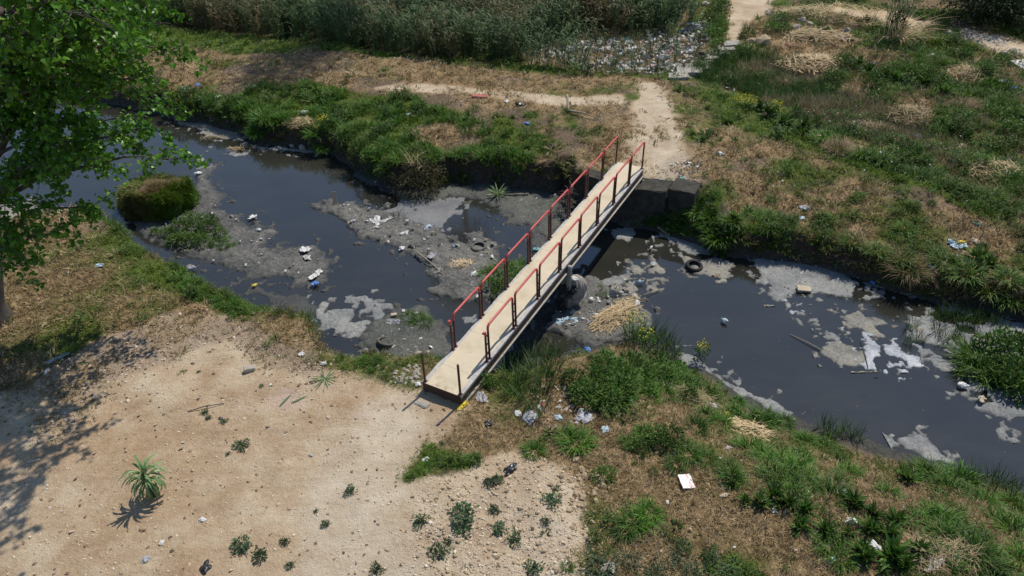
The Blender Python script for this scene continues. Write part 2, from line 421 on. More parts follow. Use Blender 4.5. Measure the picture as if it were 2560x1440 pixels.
# ------------------------------------------------------------------ ground cover map
def cover(x, y):
    """fractions of what covers the ground, from zones traced on the photograph and laid on the ground"""
    n = x.shape
    c = dict(tan=np.full(n, .15), pale=np.zeros(n), pink=np.zeros(n), litter=np.zeros(n), dry=np.full(n, .5), green=np.full(n, .45), tall=np.full(n, .35))
    def paint(pts, edge=.5, amp=.7, scale=1.4, seed=5, k=1.0, **t):
        a = zone(x, y, pts, edge=edge, amp=amp, scale=scale, seed=seed) * k
        for q, v in t.items(): c[q] = c[q] * (1 - a) + v * a
    # far bank
    paint([(380, 60), (1100, 130), (1700, 190), (1580, 260), (1560, 400), (1350, 420), (1000, 230), (480, 210), (300, 150)], dry=.9, green=.2, tall=.1, tan=.3, seed=6)
    paint([(400, 215), (640, 190), (760, 200), (1000, 225), (1150, 265), (1350, 290), (1400, 360), (1330, 420), (1120, 440), (900, 420), (640, 350), (380, 280)], green=.95, dry=.25, tall=.75, tan=.0, seed=7)
    paint([(1000, 300), (1130, 290), (1160, 330), (1060, 345)], dry=1, green=.05, tall=.1, amp=.4)
    paint([(700, 275), (770, 275), (770, 345), (715, 350)], dry=.95, green=.1, tall=.1, amp=.4)
    paint([(300, 55), (640, 80), (1000, 128), (1330, 152), (1690, 182), (1700, 205), (1560, 185), (1300, 178), (1100, 150), (820, 125), (600, 128), (420, 105), (280, 90)], green=.95, dry=.2, tall=.18, edge=.3, amp=.4)
    paint([(880, 185), (1010, 195), (1110, 225), (1000, 232), (880, 215)], dry=.4, green=.1, tan=.15, amp=.5)
    paint([(1060, 235), (1260, 255), (1430, 275), (1400, 300), (1200, 285), (1080, 262)], dry=.5, green=.15, tan=.1, tall=.1, amp=.5)
    paint([(1170, 262), (1420, 285), (1500, 330), (1380, 400), (1250, 330)], dry=.55, green=.6, tall=.35, tan=.1, amp=.7)
    paint([(1000, 203), (1180, 212), (1350, 232), (1460, 240), (1560, 232), (1560, 258), (1400, 262), (1250, 240), (1080, 226), (940, 214)], tan=.95, pale=.55, dry=.25, green=.05, tall=.05, edge=.3, amp=.25)
    # far bank right of the path
    paint([(1650, 230), (1780, 230), (1900, 330), (2100, 400), (2330, 470), (2700, 620), (2700, 800), (2100, 640), (1760, 540), (1640, 430)], dry=.75, green=.45, tall=.3, tan=.15, seed=9)
    paint([(1800, 480), (2000, 480), (2250, 560), (2450, 640), (2200, 620), (1950, 590)], dry=1, green=.2, tall=.45, seed=10)
    paint([(1760, 215), (1850, 230), (2050, 340), (2200, 400), (2500, 500), (2500, 540), (2250, 450), (2050, 375), (1900, 330), (1790, 290)], green=1, dry=.1, tall=.15, tan=0, edge=.4, amp=.5)
    paint([(2200, 440), (2330, 460), (2420, 520), (2280, 500)], tan=0, dry=.25, green=.2, amp=.5)
    paint([(1590, 440), (1740, 350), (1780, 400), (1760, 470), (1680, 470)], dry=.5, green=.2, litter=.5, tan=.45, tall=.1, amp=.5)
    paint([(1830, 520), (1960, 520), (2000, 580), (1850, 575)], green=.95, dry=.2, tall=.6, amp=.4)
    paint(WILD_R, dry=.75, green=.62, tall=.85, tan=.1, seed=13, k=.9)
    paint([(1850, 60), (2060, 60), (2200, 130), (2130, 160), (1950, 120), (1860, 110)], dry=.85, green=.3, tan=.3, tall=.4, amp=.5)
    paint([(1950, 90), (2080, 100), (2120, 170), (2000, 180), (1940, 140)], dry=1, green=.15, tall=.3, amp=.4)
    paint([(2150, 120), (2300, 140), (2280, 180), (2150, 165)], dry=.95, green=.2, tall=.3, amp=.4)
    paint([(2250, 250), (2330, 250), (2330, 310), (2250, 310)], dry=1, green=.15, tall=.4, amp=.4)
    paint([(2050, 285), (2250, 320), (2230, 345), (2060, 325)], dry=1, green=.25, litter=.3, tall=.4, amp=.4)
    paint([(1290, 95), (1480, 80), (1720, 60), (1770, 100), (1745, 150), (1560, 165), (1450, 150), (1330, 130)], dry=.6, green=.3, litter=.8, tall=.3)
    paint([(300, -300), (1000, -300), (1090, 0), (1060, 45), (900, 45), (860, 0)], dry=.8, green=.5, tall=.2)
    # paths
    paint([(1550, 440), (1556, 360), (1575, 290), (1590, 235), (1590, 198), (1662, 194), (1680, 240), (1705, 300), (1725, 370), (1700, 445)], tan=.95, pale=.7, dry=.22, green=.03, tall=.05, edge=.45, amp=.35)
    paint([(1600, 400), (1612, 330), (1625, 250), (1630, 215), (1645, 215), (1640, 250), (1632, 330), (1625, 400)], tan=1, pale=.45, dry=0, green=0, edge=.3, amp=.15)
    paint([(1690, 195), (1720, 170), (1770, 140), (1810, 115), (1822, 60), (1825, 0), (1835, -60), (1950, -60), (1930, 20), (1880, 55), (1850, 75), (1842, 110), (1820, 130), (1780, 150), (1735, 180)], tan=.9, pale=.5, dry=.1, green=.05, edge=.3, amp=.25)
    paint([(2400, 65), (2700, 130), (2700, 190), (2500, 130), (2400, 95)], tan=1, pale=.7, dry=.05, green=.0, edge=.3, amp=.3)
    paint([(2080, 5), (2250, 25), (2330, 55), (2280, 75), (2200, 55), (2080, 35)], tan=1, pale=.5, dry=.15, green=.0, edge=.3, amp=.3)
    # near bank
    paint([(-400, 540), (180, 530), (300, 590), (430, 680), (600, 770), (800, 850), (870, 900), (760, 900), (640, 840), (560, 800), (430, 800), (250, 840), (80, 960), (-400, 1000)], green=.36, dry=.95, tall=.05, tan=.1, seed=15, edge=.4)
    paint([(230, 540), (300, 590), (430, 675), (560, 750), (520, 770), (380, 700), (250, 600), (190, 560)], green=.62, dry=.7, tall=.10, edge=.3, amp=.3)
    paint([(420, 660), (480, 690), (560, 735), (600, 765), (585, 790), (500, 745), (430, 695)], green=1, dry=.1, tall=.55, edge=.3, amp=.2)
    paint([(-300, 1750), (-300, 1000), (60, 960), (250, 850), (430, 790), (560, 790), (650, 850), (760, 900), (860, 930), (1040, 960), (1150, 1000), (1200, 1060), (1070, 1130), (1060, 1190), (1300, 1110), (1480, 1190), (1540, 1300), (1500, 1440), (1480, 1750)], tan=1, dry=.06, green=.0, tall=.0, litter=.0, edge=.35, amp=.5, seed=17)
    paint([(100, 900), (400, 770), (560, 790), (700, 860), (860, 930), (880, 960), (700, 930), (560, 880), (400, 900), (200, 1050), (60, 1000)], litter=.62, dry=.25, edge=.7, amp=.9, seed=18)
    paint(RUBBLE, pale=.55, edge=.7, amp=.6, seed=27)
    paint([(640, 1000), (720, 960), (780, 1010), (700, 1040)], pink=.6, edge=.5, amp=.4)
    paint([(560, 980), (680, 1000), (660, 1050), (560, 1030)], pink=.45, edge=.5, amp=.4)
    paint([(820, 1020), (930, 1020), (920, 1060), (840, 1060)], pink=.4, edge=.5, amp=.4)
    paint([(900, 1000), (1060, 985), (1090, 1040), (1040, 1130), (1020, 1250), (1010, 1440), (1000, 1750), (620, 1750), (740, 1440), (800, 1200), (860, 1060)], pale=.85, edge=.7, amp=.7, seed=19)
    paint([(1230, 950), (1330, 1010), (1360, 1090), (1250, 1130), (1150, 1150), (1080, 1140), (1130, 1060), (1170, 1000)], dry=.8, green=.35, tall=.06, tan=.4, edge=.35, amp=.4)
    paint([(1060, 1090), (1110, 1120), (1200, 1140), (1180, 1165), (1060, 1150), (1050, 1185), (1020, 1190), (1050, 1150)], green=.9, dry=.3, tall=.2, edge=.2, amp=.2)
    paint([(860, 910), (1000, 900), (1060, 950), (1000, 970), (900, 950)], dry=.35, tan=.7, litter=.3, edge=.3, amp=.4)
    # near bank, slope to the right of the bridge
    paint([(1310, 1000), (1480, 850), (1700, 880), (2000, 1040), (2700, 1260), (2900, 1750), (1490, 1750), (1540, 1320), (1480, 1180), (1300, 1100)], green=.33, dry=.95, tall=.32, tan=.1, seed=23)
    paint([(1540, 1180), (1700, 1160), (1900, 1260), (2060, 1340), (2200, 1440), (2300, 1750), (1700, 1750), (1600, 1420), (1800, 1380), (1750, 1300), (1600, 1260)], dry=1, green=.12, tall=.12, seed=24)
    paint([(1460, 1390), (1600, 1360), (1820, 1360), (1900, 1440), (1900, 1750), (1450, 1750)], green=.5, dry=.7, tall=.3, seed=25)
    paint([(1600, 950), (1760, 960), (1880, 1060), (1760, 1060), (1620, 1010)], dry=.9, green=.25, tall=.15, seed=26, amp=.5)
    paint([(1310, 930), (1420, 870), (1480, 960), (1440, 1050), (1340, 1050)], dry=.7, green=.3, tall=.3, tan=0, litter=.5)
    bare = sstep(.56, .68, fbm(x, y, 2.4, 4, 47)) * (y > 19) * (c['tan'] < .5)
    c['dry'] = c['dry'] * (1 - .65 * bare); c['green'] = c['green'] * (1 - .3 * bare)
    v = fbm(x, y, 1.6, 4, 41); u = fbm(x, y, .55, 3, 42)
    c['green'] = np.clip(c['green'] + (v - .5) * 1.5 * (c['green'] > .08) + (u - .5) * .5 * (c['green'] > .08), 0, 1)
    c['dry'] = np.clip(c['dry'] + (.5 - v) * .9 * (c['dry'] > .1) + (u - .5) * .3 * (c['dry'] > .1), 0, 1)
    return c

# ------------------------------------------------------------------ ground sheet
def axis(segs):
    out = [segs[0][0]]
    for a, b, st in segs:
        n = max(1, int(round((b - a) / st))); out += list(np.linspace(a, b, n + 1)[1:])
    return np.array(out)
gx = axis([(-900, -300, 150), (-300, -60, 30), (-60, -26, 1.2), (-26, -14, .2), (-14, 14, .12), (14, 24, .18), (24, 60, 1.2), (60, 300, 30), (300, 900, 150)])
gy = axis([(-300, -20, 40), (-20, 4, 2), (4, 7, .3), (7, 24, .105), (24, 36, .16), (36, 56, .26), (56, 110, 1.8), (110, 400, 30), (400, 1500, 150)])
X, Y = np.meshgrid(gx, gy); Z = height(X, Y); GRID = (gx, gy, Z)
nx, ny = len(gx), len(gy)
idx = np.arange(nx * ny).reshape(ny, nx)
Fq = np.stack([idx[:-1, :-1], idx[:-1, 1:], idx[1:, 1:], idx[1:, :-1]], -1).reshape(-1, 4)
me = mesh_np('ground', np.stack([X, Y, Z], -1).reshape(-1, 3), Fq, True)
cv = cover(X, Y)
gzy, gzx = np.gradient(Z, gy, gx); slope = np.hypot(gzx, gzy)
cv['bank'] = sstep(.7, 1.5, slope)
cv['mud'] = sstep(ZW + .22, ZW + .04, Z)
for k in ('tan', 'pale', 'pink', 'litter', 'dry', 'green', 'bank', 'mud'):
    a = me.attributes.new('w_' + k, 'FLOAT', 'POINT'); a.data.foreach_set('value', cv[k].astype(np.float32).ravel())
tag(link('ground', me, M_GROUND), 'earth banks on both sides of the stream, bare dirt, straw and turf', kind='structure')

# water
wv = [(-500, -60, ZW), (500, -60, ZW), (500, 300, ZW), (-500, 300, ZW)]
wm = MB(); wm.v = [(-70, 4, ZW), (70, 4, ZW), (70, 75, ZW), (-70, 75, ZW)]; wm.f = [[0, 1, 2, 3]]
tag(wm.build('water', M_WATER), 'dark grey murky stream water', kind='structure')

# ------------------------------------------------------------------ mud bars and scum rafts
MUD_TOPS = []
def raft(name, pts, mat, thick=.04, rag=.12, rough=.02, res=.045, edge=.35, label=None, cat=None, group=None, kind=None, z0=ZW, seed=1, rscale=.45, holes=0.0):
    poly = PXY(pts, z0)
    lo = poly.min(0) - .3; hi = poly.max(0) + .3
    xs = np.arange(lo[0], hi[0], res); ys = np.arange(lo[1], hi[1], res)
    x, y = np.meshgrid(xs, ys)
    sd = polysd(x + (fbm(x, y, .5, 3, seed + 70) - .5) * .35, y + (fbm(x, y, .5, 3, seed + 71) - .5) * .35, poly)
    sd = sd + (fbm(x, y, rscale, 4, seed) - .5) * 2 * rag * 1.3 + (fbm(x, y, .14, 3, seed + 60) - .5) * .16
    sd = np.maximum(sd, np.where(sd > -.55, (fbm(x, y, .3, 3, seed + 61) - .66) * .9, -1))
    if holes: sd = np.minimum(sd, (fbm(x, y, .5, 3, seed + 50) - holes) * 1.5)
    prof = np.where(sd > 0, thick * (1 - np.exp(-sd / (edge * .5))) + .006, sd * .6)
    r = (fbm(x, y, .28, 4, seed + 9) - .45) * 2
    r2 = vnoise(x / .09, y / .09, seed + 3) - .5
    z = z0 + np.clip(prof, -.06, None) + np.where(sd > 0, rough * (r + .8 * r2) * np.clip(sd / .15, .1, 1), 0)
    keep = z > z0 - .035
    nyy, nxx = x.shape; ii = np.arange(nxx * nyy).reshape(nyy, nxx)
    k4 = keep[:-1, :-1] | keep[:-1, 1:] | keep[1:, 1:] | keep[1:, :-1]
    Fk = np.stack([ii[:-1, :-1], ii[:-1, 1:], ii[1:, 1:], ii[1:, :-1]], -1)[k4]
    if len(Fk) == 0: return None
    used = np.unique(Fk); rm = -np.ones(nxx * nyy, int); rm[used] = np.arange(len(used))
    V = np.stack([x, y, z], -1).reshape(-1, 3)[used]
    ctr = np.array([V[:, 0].mean(), V[:, 1].mean(), z0]); V = V - ctr
    me = mesh_np(name, V, rm[Fk], True)
    o = link(name, me, mat, loc=ctr)
    tag(o, label, cat, group, kind)
    return o
BAR_L = [(310, 520), (400, 500), (480, 470), (505, 425), (545, 408), (520, 440), (531, 467), (560, 488), (553, 521), (589, 539), (625, 568), (614, 545), (621, 535), (650, 550), (655, 575), (679, 571),
         (701, 575), (690, 597), (661, 618), (694, 625), (733, 616), (751, 611), (769, 609), (795, 629), (816, 633), (838, 665), (813, 683), (805, 705), (780, 712), (733, 719), (745, 700), (697, 690),
         (661, 694), (611, 700), (607, 687), (553, 667), (502, 651), (452, 635), (394, 613), (354, 588), (325, 555)]
BAR_M = [(783, 526), (780, 509), (805, 514), (840, 512), (887, 505), (903, 514), (952, 521), (1000, 535), (1060, 560), (1100, 573), (1116, 600), (1160, 606), (1168, 585), (1201, 579), (1220, 595), (1242, 598),
         (1258, 617), (1242, 633), (1255, 650), (1313, 648), (1325, 690), (1290, 740), (1240, 765), (1193, 754), (1133, 750), (1097, 743), (1075, 723), (1089, 699), (1045, 687), (1078, 677), (1051, 646), (1010, 633),
         (980, 613), (947, 620), (903, 592), (862, 573), (865, 551), (832, 538)]
BAR_F = [(881, 428), (930, 440), (990, 470), (1060, 470), (1130, 452), (1250, 460), (1340, 472), (1400, 490), (1440, 520), (1430, 545), (1398, 562), (1379, 586), (1360, 594), (1338, 581), (1332, 564), (1300, 562), (1270, 546),
         (1250, 529), (1209, 507), (1207, 499), (1150, 496), (1080, 500), (1000, 505), (997, 494), (977, 480), (947, 469), (914, 450), (895, 443)]
FILM = [(995, 500), (1060, 490), (1160, 493), (1158, 508), (1140, 525), (1115, 545), (1100, 570), (1060, 562), (1000, 540), (955, 528), (990, 515)]
raft('mud_bank', BAR_L, M_MUD, thick=.055, rag=.22, rough=.05, label='grey mud bar trailing rubbish below the turf hummock', kind='structure', seed=2)
raft('mud_bank', BAR_M, M_MUD, thick=.10, rag=.22, rough=.075, label='grey mud bar strewn with rubbish in mid stream', kind='structure', seed=3)
raft('mud_bank', BAR_F, M_MUDWET, thick=.09, rag=.2, rough=.03, label='wet greenish mud shelf below the far bank', kind='structure', seed=4)
raft('mud_bank', [(930, 800), (950, 783), (1000, 775), (1040, 762), (1078, 785), (1095, 822), (1130, 880), (1110, 930), (1000, 925), (935, 890), (900, 850)], M_MUDWET, thick=.10, rag=.25, rough=.04,
     label='dark wet mud with stones around the half sunken tyre', kind='structure', seed=5)
raft('mud_bank', [(1350, 825), (1367, 797), (1390, 760), (1400, 700), (1467, 690), (1500, 697), (1517, 717), (1527, 745), (1600, 732), (1600, 765), (1640, 820), (1560, 870), (1460, 870), (1430, 852)], M_MUD, thick=.16, rag=.2, rough=.06,
     label='mud heap with rubbish against the support post', kind='structure', seed=6)
raft('mud_bank', [(2226, 719), (2272, 720), (2311, 735), (2358, 750), (2443, 782), (2521, 800), (2600, 815), (2600, 1085), (2521, 1062), (2467, 1027), (2389, 984), (2405, 951), (2410, 930), (2401, 888), (2362, 869), (2300, 850),
     (2261, 818), (2296, 795), (2311, 776), (2296, 750), (2233, 731)], M_SCUM, thick=.05, rag=.25, rough=.03, label='grey mud shelf under the cattails by the far bank', kind='structure', seed=7, holes=.36)
raft('mud_bank', [(1250, 960), (1290, 960), (1330, 900), (1360, 900), (1340, 960), (1330, 1040), (1300, 1040)], M_MUDWET, thick=.3, rag=.15, rough=.04, edge=1.2, label='grey mud gully beside the near end of the bridge', kind='structure', seed=8)
M_SHADEMUD = mat_mud('shade_darkened_mud', (.012, .012, .012), (.03, .029, .027), (.07, .068, .062), (.2, .2, .2), .72, warm=(.05, .04, .03), rough=.9)  # shade under the deck is put into this mud's near black colour
raft('mud_bank', [(1215, 950), (1240, 915), (1320, 815), (1400, 715), (1455, 660), (1450, 700), (1425, 770), (1375, 820), (1345, 870), (1300, 940), (1255, 985)], M_SHADEMUD, thick=.08, rag=.2, rough=.05, label='mud under the footbridge coloured black for its shade', kind='structure', seed=12)
raft('scum_raft', FILM, M_FILM, thick=.012, rag=.10, rough=.004, edge=.2, label='smooth pale grey scum film against the wet mud shelf', cat='scum raft', seed=9, z0=ZW + .012)
RAFTS = [
 ([(1872, 643), (1907, 641), (1961, 647), (2047, 663), (2093, 678), (2140, 702), (2140, 721), (2128, 744), (2093, 744), (2078, 733), (2027, 744), (2023, 733), (1994, 733), (1984, 748), (1957, 752), (1930, 748), (1920, 733), (1932, 717), (1907, 698), (1903, 678)], M_SCUM, 'large grey scum raft carrying a white board'),
 ([(2101, 795), (2128, 777), (2152, 777), (2171, 791), (2198, 795), (2218, 807), (2187, 814), (2202, 830), (2218, 842), (2210, 853), (2191, 842), (2152, 822), (2109, 807)], M_SCUMT, 'branching grey scum raft joining the white scum'),
 ([(2152, 832), (2171, 834), (2191, 849), (2202, 873), (2208, 888), (2187, 896), (2193, 927), (2171, 927), (2159, 919), (2167, 888), (2163, 861)], M_SCUMW, 'tall bright white scum patch with a stick along it'),
 ([(2051, 869), (2082, 853), (2109, 861), (2132, 865), (2163, 888), (2163, 908), (2128, 908), (2101, 916), (2070, 896), (2054, 884)], M_SCUMT, 'tan scum raft beside the bright white scum'),
 ([(2210, 873), (2233, 861), (2264, 877), (2307, 908), (2288, 914), (2249, 892), (2222, 888)], M_SCUMW, 'long slanting bright white scum patch'),
 ([(2331, 900), (2350, 888), (2377, 900), (2395, 916), (2395, 931), (2362, 931), (2335, 916)], M_SCUM, 'rounded grey scum raft at the foot of the big bush'),
 ([(1560, 650), (1580, 650), (1600, 665), (1618, 682), (1600, 688), (1570, 684), (1575, 668)], M_SCUMT, 'lumpy tan scum raft with a tapering tail'),
 ([(1612, 636), (1630, 640), (1645, 660), (1662, 678), (1640, 684), (1618, 672), (1635, 664)], M_SCUMT, 'narrow scum raft carrying pale plastic'),
 ([(1700, 642), (1725, 645), (1760, 648), (1800, 644), (1832, 658), (1830, 685), (1810, 696), (1770, 692), (1735, 682)], M_SCUMT, 'scum raft holding the floating tyre'),
 ([(1645, 580), (1680, 585), (1720, 598), (1745, 612), (1785, 628), (1795, 637), (1740, 640), (1715, 630), (1690, 612), (1655, 592)], M_SCUM, 'scum strip along the far bank beside the white pole'),
 ([(1530, 575), (1555, 567), (1590, 572), (1588, 590), (1565, 602), (1535, 595)], M_SCUM, 'scum raft in the shade of the bridge'),
 ([(1620, 712), (1645, 706), (1658, 722), (1640, 732), (1622, 726)], M_SCUMT, 'small straw flecked scum raft past the straw heap'),
 ([(1490, 705), (1530, 690), (1560, 690), (1570, 705), (1540, 712), (1505, 715)], M_SCUM, 'broken scum raft past the straw heap'),
 ([(1545, 718), (1580, 708), (1600, 722), (1580, 735), (1550, 732)], M_SCUMT, 'scum raft touching the straw heap'),
 ([(1635, 612), (1662, 612), (1660, 622), (1640, 622)], M_SCUMT, 'small tan scum clot beside a white scrap'),
 ([(2165, 705), (2200, 705), (2210, 715), (2180, 720)], M_SCUM, 'small scum raft with a blue scrap'),
 ([(2155, 745), (2195, 735), (2200, 742), (2170, 752)], M_SCUM, 'thin scum raft past the large grey raft'),
 ([(2240, 920), (2255, 920), (2265, 935), (2248, 938)], M_SCUMW, 'small white scum clot below the slanting white patch'),
 ([(2060, 838), (2085, 835), (2105, 848), (2085, 855), (2065, 848)], M_SCUM, 'grey scum clot just above the tan raft'),
 ([(2020, 793), (2040, 793), (2042, 805), (2022, 805)], M_SCUM, 'small grey scum clot upstream of the branching raft'),
 ([(1890, 695), (1915, 695), (1918, 710), (1895, 708)], M_SCUM, 'scum clot off the tip of the large grey raft'),
 ([(1872, 680), (1882, 675), (1888, 690), (1878, 694)], M_SCUM, 'slim scum clot off the tip of the large grey raft'),
 ([(1985, 765), (2005, 757), (2012, 768), (1990, 772)], M_SCUMW, 'pale scum clot below the white board'),
 ([(820, 775), (850, 765), (880, 775), (875, 815), (845, 825), (815, 810)], M_SCUM, 'grey scum raft against the rounded turf edge'),
 ([(700, 735), (760, 745), (800, 770), (770, 790), (720, 770), (660, 745), (600, 730), (640, 722)], M_MUDWET, 'dark scum belt below the left turf bank'),
 ([(905, 760), (940, 752), (960, 770), (920, 780)], M_SCUM, 'scum clot in the still dark pool'),
 ([(1150, 797), (1185, 790), (1195, 800), (1160, 812)], M_SCUM, 'scum raft between the railings and the grassy mud'),
 ([(430, 290), (520, 312), (590, 325), (608, 345), (560, 350), (500, 330), (440, 305)], M_SCUMT, 'olive scum belt below the far grass bank'),
 ([(640, 370), (690, 366), (760, 370), (820, 385), (780, 382), (700, 378)], M_SCUM, 'scum line with stones under the far bank'),
 ([(490, 450), (505, 425), (530, 410), (545, 412), (520, 435), (500, 455)], M_SCUM, 'rubbish line at the ripple below the weir'),
 ([(0, 505), (60, 500), (110, 520), (90, 545), (0, 550)], M_SCUMT, 'scum under the poplar boughs'),
 ([(1330, 575), (1378, 590), (1380, 640), (1350, 645), (1325, 610)], M_MUD, 'small mud raft seen between the railings'),
 ([(1690, 880), (1740, 890), (1830, 955), (1900, 990), (1990, 1035), (1960, 1040), (1850, 985), (1760, 925), (1700, 905)], M_SCUM, 'scum rim along the near grassy slope'),
 ([(2240, 1095), (2280, 1080), (2340, 1110), (2370, 1140), (2330, 1150), (2260, 1125)], M_SCUM, 'scum fan at the foot of the near slope'),
]
for i, (pts, mt, lab) in enumerate(RAFTS):
    raft('scum_raft', pts, mt, thick=.025, rag=.11, rough=.016, res=.033, edge=.2, label=lab, cat='scum raft', group='scum rafts floating on the stream', seed=100 + i, rscale=.3, z0=ZW + .004)

raft('scum_specks', [(785, 755), (870, 738), (960, 745), (1000, 790), (950, 870), (900, 885), (830, 870), (795, 820)], M_SCUM, thick=.02, rag=.15, rough=.014, res=.035, edge=.15, label='broken speckled scum in the still pool by the rounded turf edge', kind='stuff', seed=301, rscale=.3, z0=ZW + .004, holes=.55)
raft('scum_specks', [(1960, 755), (2040, 745), (2120, 780), (2130, 840), (2060, 850), (1990, 820)], M_SCUM, thick=.02, rag=.15, rough=.014, res=.035, edge=.15, label='drift of tiny scum clots between the large grey and tan rafts', kind='stuff', seed=302, rscale=.3, z0=ZW + .004, holes=.6)
raft('foam_flecks', [(520, 325), (620, 350), (640, 380), (560, 420), (500, 425), (470, 380)], M_SCUM, thick=.015, rag=.1, rough=.01, res=.04, edge=.15, label='fine foam flecks on the ripple below the far grass bank', kind='stuff', seed=303, rscale=.3, z0=ZW + .004, holes=.66)
# ------------------------------------------------------------------ footbridge
YAW = .501; BP = 1.204 * S; BG = .132 * S; BW = .935 * S; D0 = 1.332 * S; RH = 1.0 * S
BL = 7 * (BP + BG) + BP
bridge = empty('footbridge', (-1.393 * S, 13.096 * S, 0), -YAW)
tag(bridge, 'narrow cream concrete footbridge with red pipe railings across the stream', 'footbridge')
def mat_deck():
    m, nt, b = newmat('cream_deck_coating')
    tc = N(nt, 'ShaderNodeTexCoord'); sx = N(nt, 'ShaderNodeSeparateXYZ'); nt.links.new(tc.outputs['Object'], sx.inputs[0])
    n1 = noise(nt, 1.3, 6, .6); n2 = noise(nt, 7, 6, .7); n3 = noise(nt, 60, 3, .6)
    cream = ramp(nt, n1, [(.3, (.44, .365, .25)), (.5, (.55, .465, .33)), (.7, (.60, .52, .375))])
    cream = mix(nt, .5, cream, ramp(nt, n3, [(.35, (.85, .85, .85)), (.65, (1.08, 1.08, 1.08))]), 'MULTIPLY')
    dirty = mix(nt, mrange(nt, n2, .6, .72), cream, (.38, .29, .18))
    conc = ramp(nt, n2, [(.3, (.30, .275, .255)), (.6, (.46, .43, .40)), (.75, (.54, .50, .46))])
    ed = math_(nt, 'ABSOLUTE', math_(nt, 'SUBTRACT', sx.outputs['X'], BW / 2))
    ed = math_(nt, 'ADD', ed, math_(nt, 'MULTIPLY', math_(nt, 'SUBTRACT', n1, .5), .12))
    c = mix(nt, mrange(nt, ed, BW / 2 - .075, BW / 2 - .045), dirty, conc)
    # worn ends
    yy = sx.outputs['Y']
    c2 = mix(nt, math_(nt, 'MULTIPLY', mrange(nt, yy, -1.0, -1.6), mrange(nt, n2, .48, .62)), c, (.36, .26, .15))
    jt = math_(nt, 'ABSOLUTE', math_(nt, 'SUBTRACT', math_(nt, 'FRACT', math_(nt, 'DIVIDE', yy, BP + BG)), .5))
    c2 = mix(nt, math_(nt, 'MULTIPLY', mrange(nt, jt, .008, .004), .45), c2, (.22, .18, .13))
    mid = math_(nt, 'ABSOLUTE', math_(nt, 'SUBTRACT', sx.outputs['X'], BW / 2))
    trk = math_(nt, 'MULTIPLY', mrange(nt, mid, .36, .15), mrange(nt, noise(nt, 2.3, 6, .7), .40, .66))
    c2 = mix(nt, math_(nt, 'MULTIPLY', trk, .4), c2, (.50, .45, .37))
    st_ = mrange(nt, noise(nt, 3.1, 6, .75, dist=.6), .60, .72)
    c2 = mix(nt, math_(nt, 'MULTIPLY', st_, .55), c2, (.34, .27, .185))
    nt.links.new(c2, b.inputs['Base Color']); b.inputs['Roughness'].default_value = .85
    bump(nt, b, math_(nt, 'ADD', n3, n2), .15, .008)
    return m
M_DECK = mat_deck()
# deck slab with a slightly chipped edge
db = bmesh.new()
nseg = 120; rr = random.Random(4)
y0, y1 = -D0 - .06, BL + .1
top = []; bot = []
for i in range(nseg + 1):
    yy = y0 + (y1 - y0) * i / nseg
    j = lambda: rr.uniform(-.006, .008)
    # the left edge stands back between the posts
    s_ = (yy + BG * .5) / (BP + BG); fr = s_ - math.floor(s_)
    l = -.055 + (.0 if (fr < .16 or fr > .86) else .028)
    if yy < -BG - .35: l = -.07
    if yy < -D0 + .35: l = -.07
    row = [db.verts.new((l + j(), yy, 0)), db.verts.new((.06, yy, .0)), db.verts.new((BW - .06, yy, 0)), db.verts.new((BW + .06 + j() * .6, yy, 0))]
    rob = [db.verts.new((l, yy, -.1)), db.verts.new((BW + .05, yy, -.1))]
    top.append(row); bot.append(rob)
for i in range(nseg):
    a, b_, c_, d_ = top[i], top[i + 1], bot[i], bot[i + 1]
    for k in range(3): db.faces.new((a[k], a[k + 1], b_[k + 1], b_[k]))
    db.faces.new((a[3], c_[1], d_[1], b_[3])); db.faces.new((c_[0], a[0], b_[0], d_[0])); db.faces.new((c_[1], c_[0], d_[0], d_[1]))
for i in (0, nseg):
    f_ = [top[i][0], top[i][1], top[i][2], top[i][3], bot[i][1], bot[i][0]]
    db.faces.new(f_[::-1] if i == 0 else f_)
bmesh.ops.recalc_face_normals(db, faces=db.faces)
dm = bpy.data.meshes.new('deck'); db.to_mesh(dm); db.free()
link('deck', dm, M_DECK, bridge)
# steel girders, sunlight on the bottom flange put in as pale colour, end plate
for sx_, nm in ((-.045, 'girder'), (BW - .01, 'girder')):
    mb = MB(); mb.box((sx_, y0 + .02, -.33), (sx_ + .05, y1 - .02, -.103)); g_ = mb.build(nm, M_STEEL, bridge)
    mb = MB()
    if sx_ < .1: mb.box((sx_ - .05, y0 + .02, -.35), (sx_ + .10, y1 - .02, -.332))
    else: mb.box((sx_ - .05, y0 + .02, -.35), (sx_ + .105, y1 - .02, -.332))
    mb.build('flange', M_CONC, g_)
mb = MB(); mb.box((-.04, y0 - .012, -.26), (BW + .05, y0 - .002, -.004)); mb.build('end_plate', M_STEEL, bridge)
for k in range(6):
    yy = y0 + .5 + k * (y1 - y0 - 1) / 5
    mb = MB(); mb.box((.007, yy, -.3), (BW - .012, yy + .07, -.12)); mb.build('cross_beam', M_STEEL, bridge)
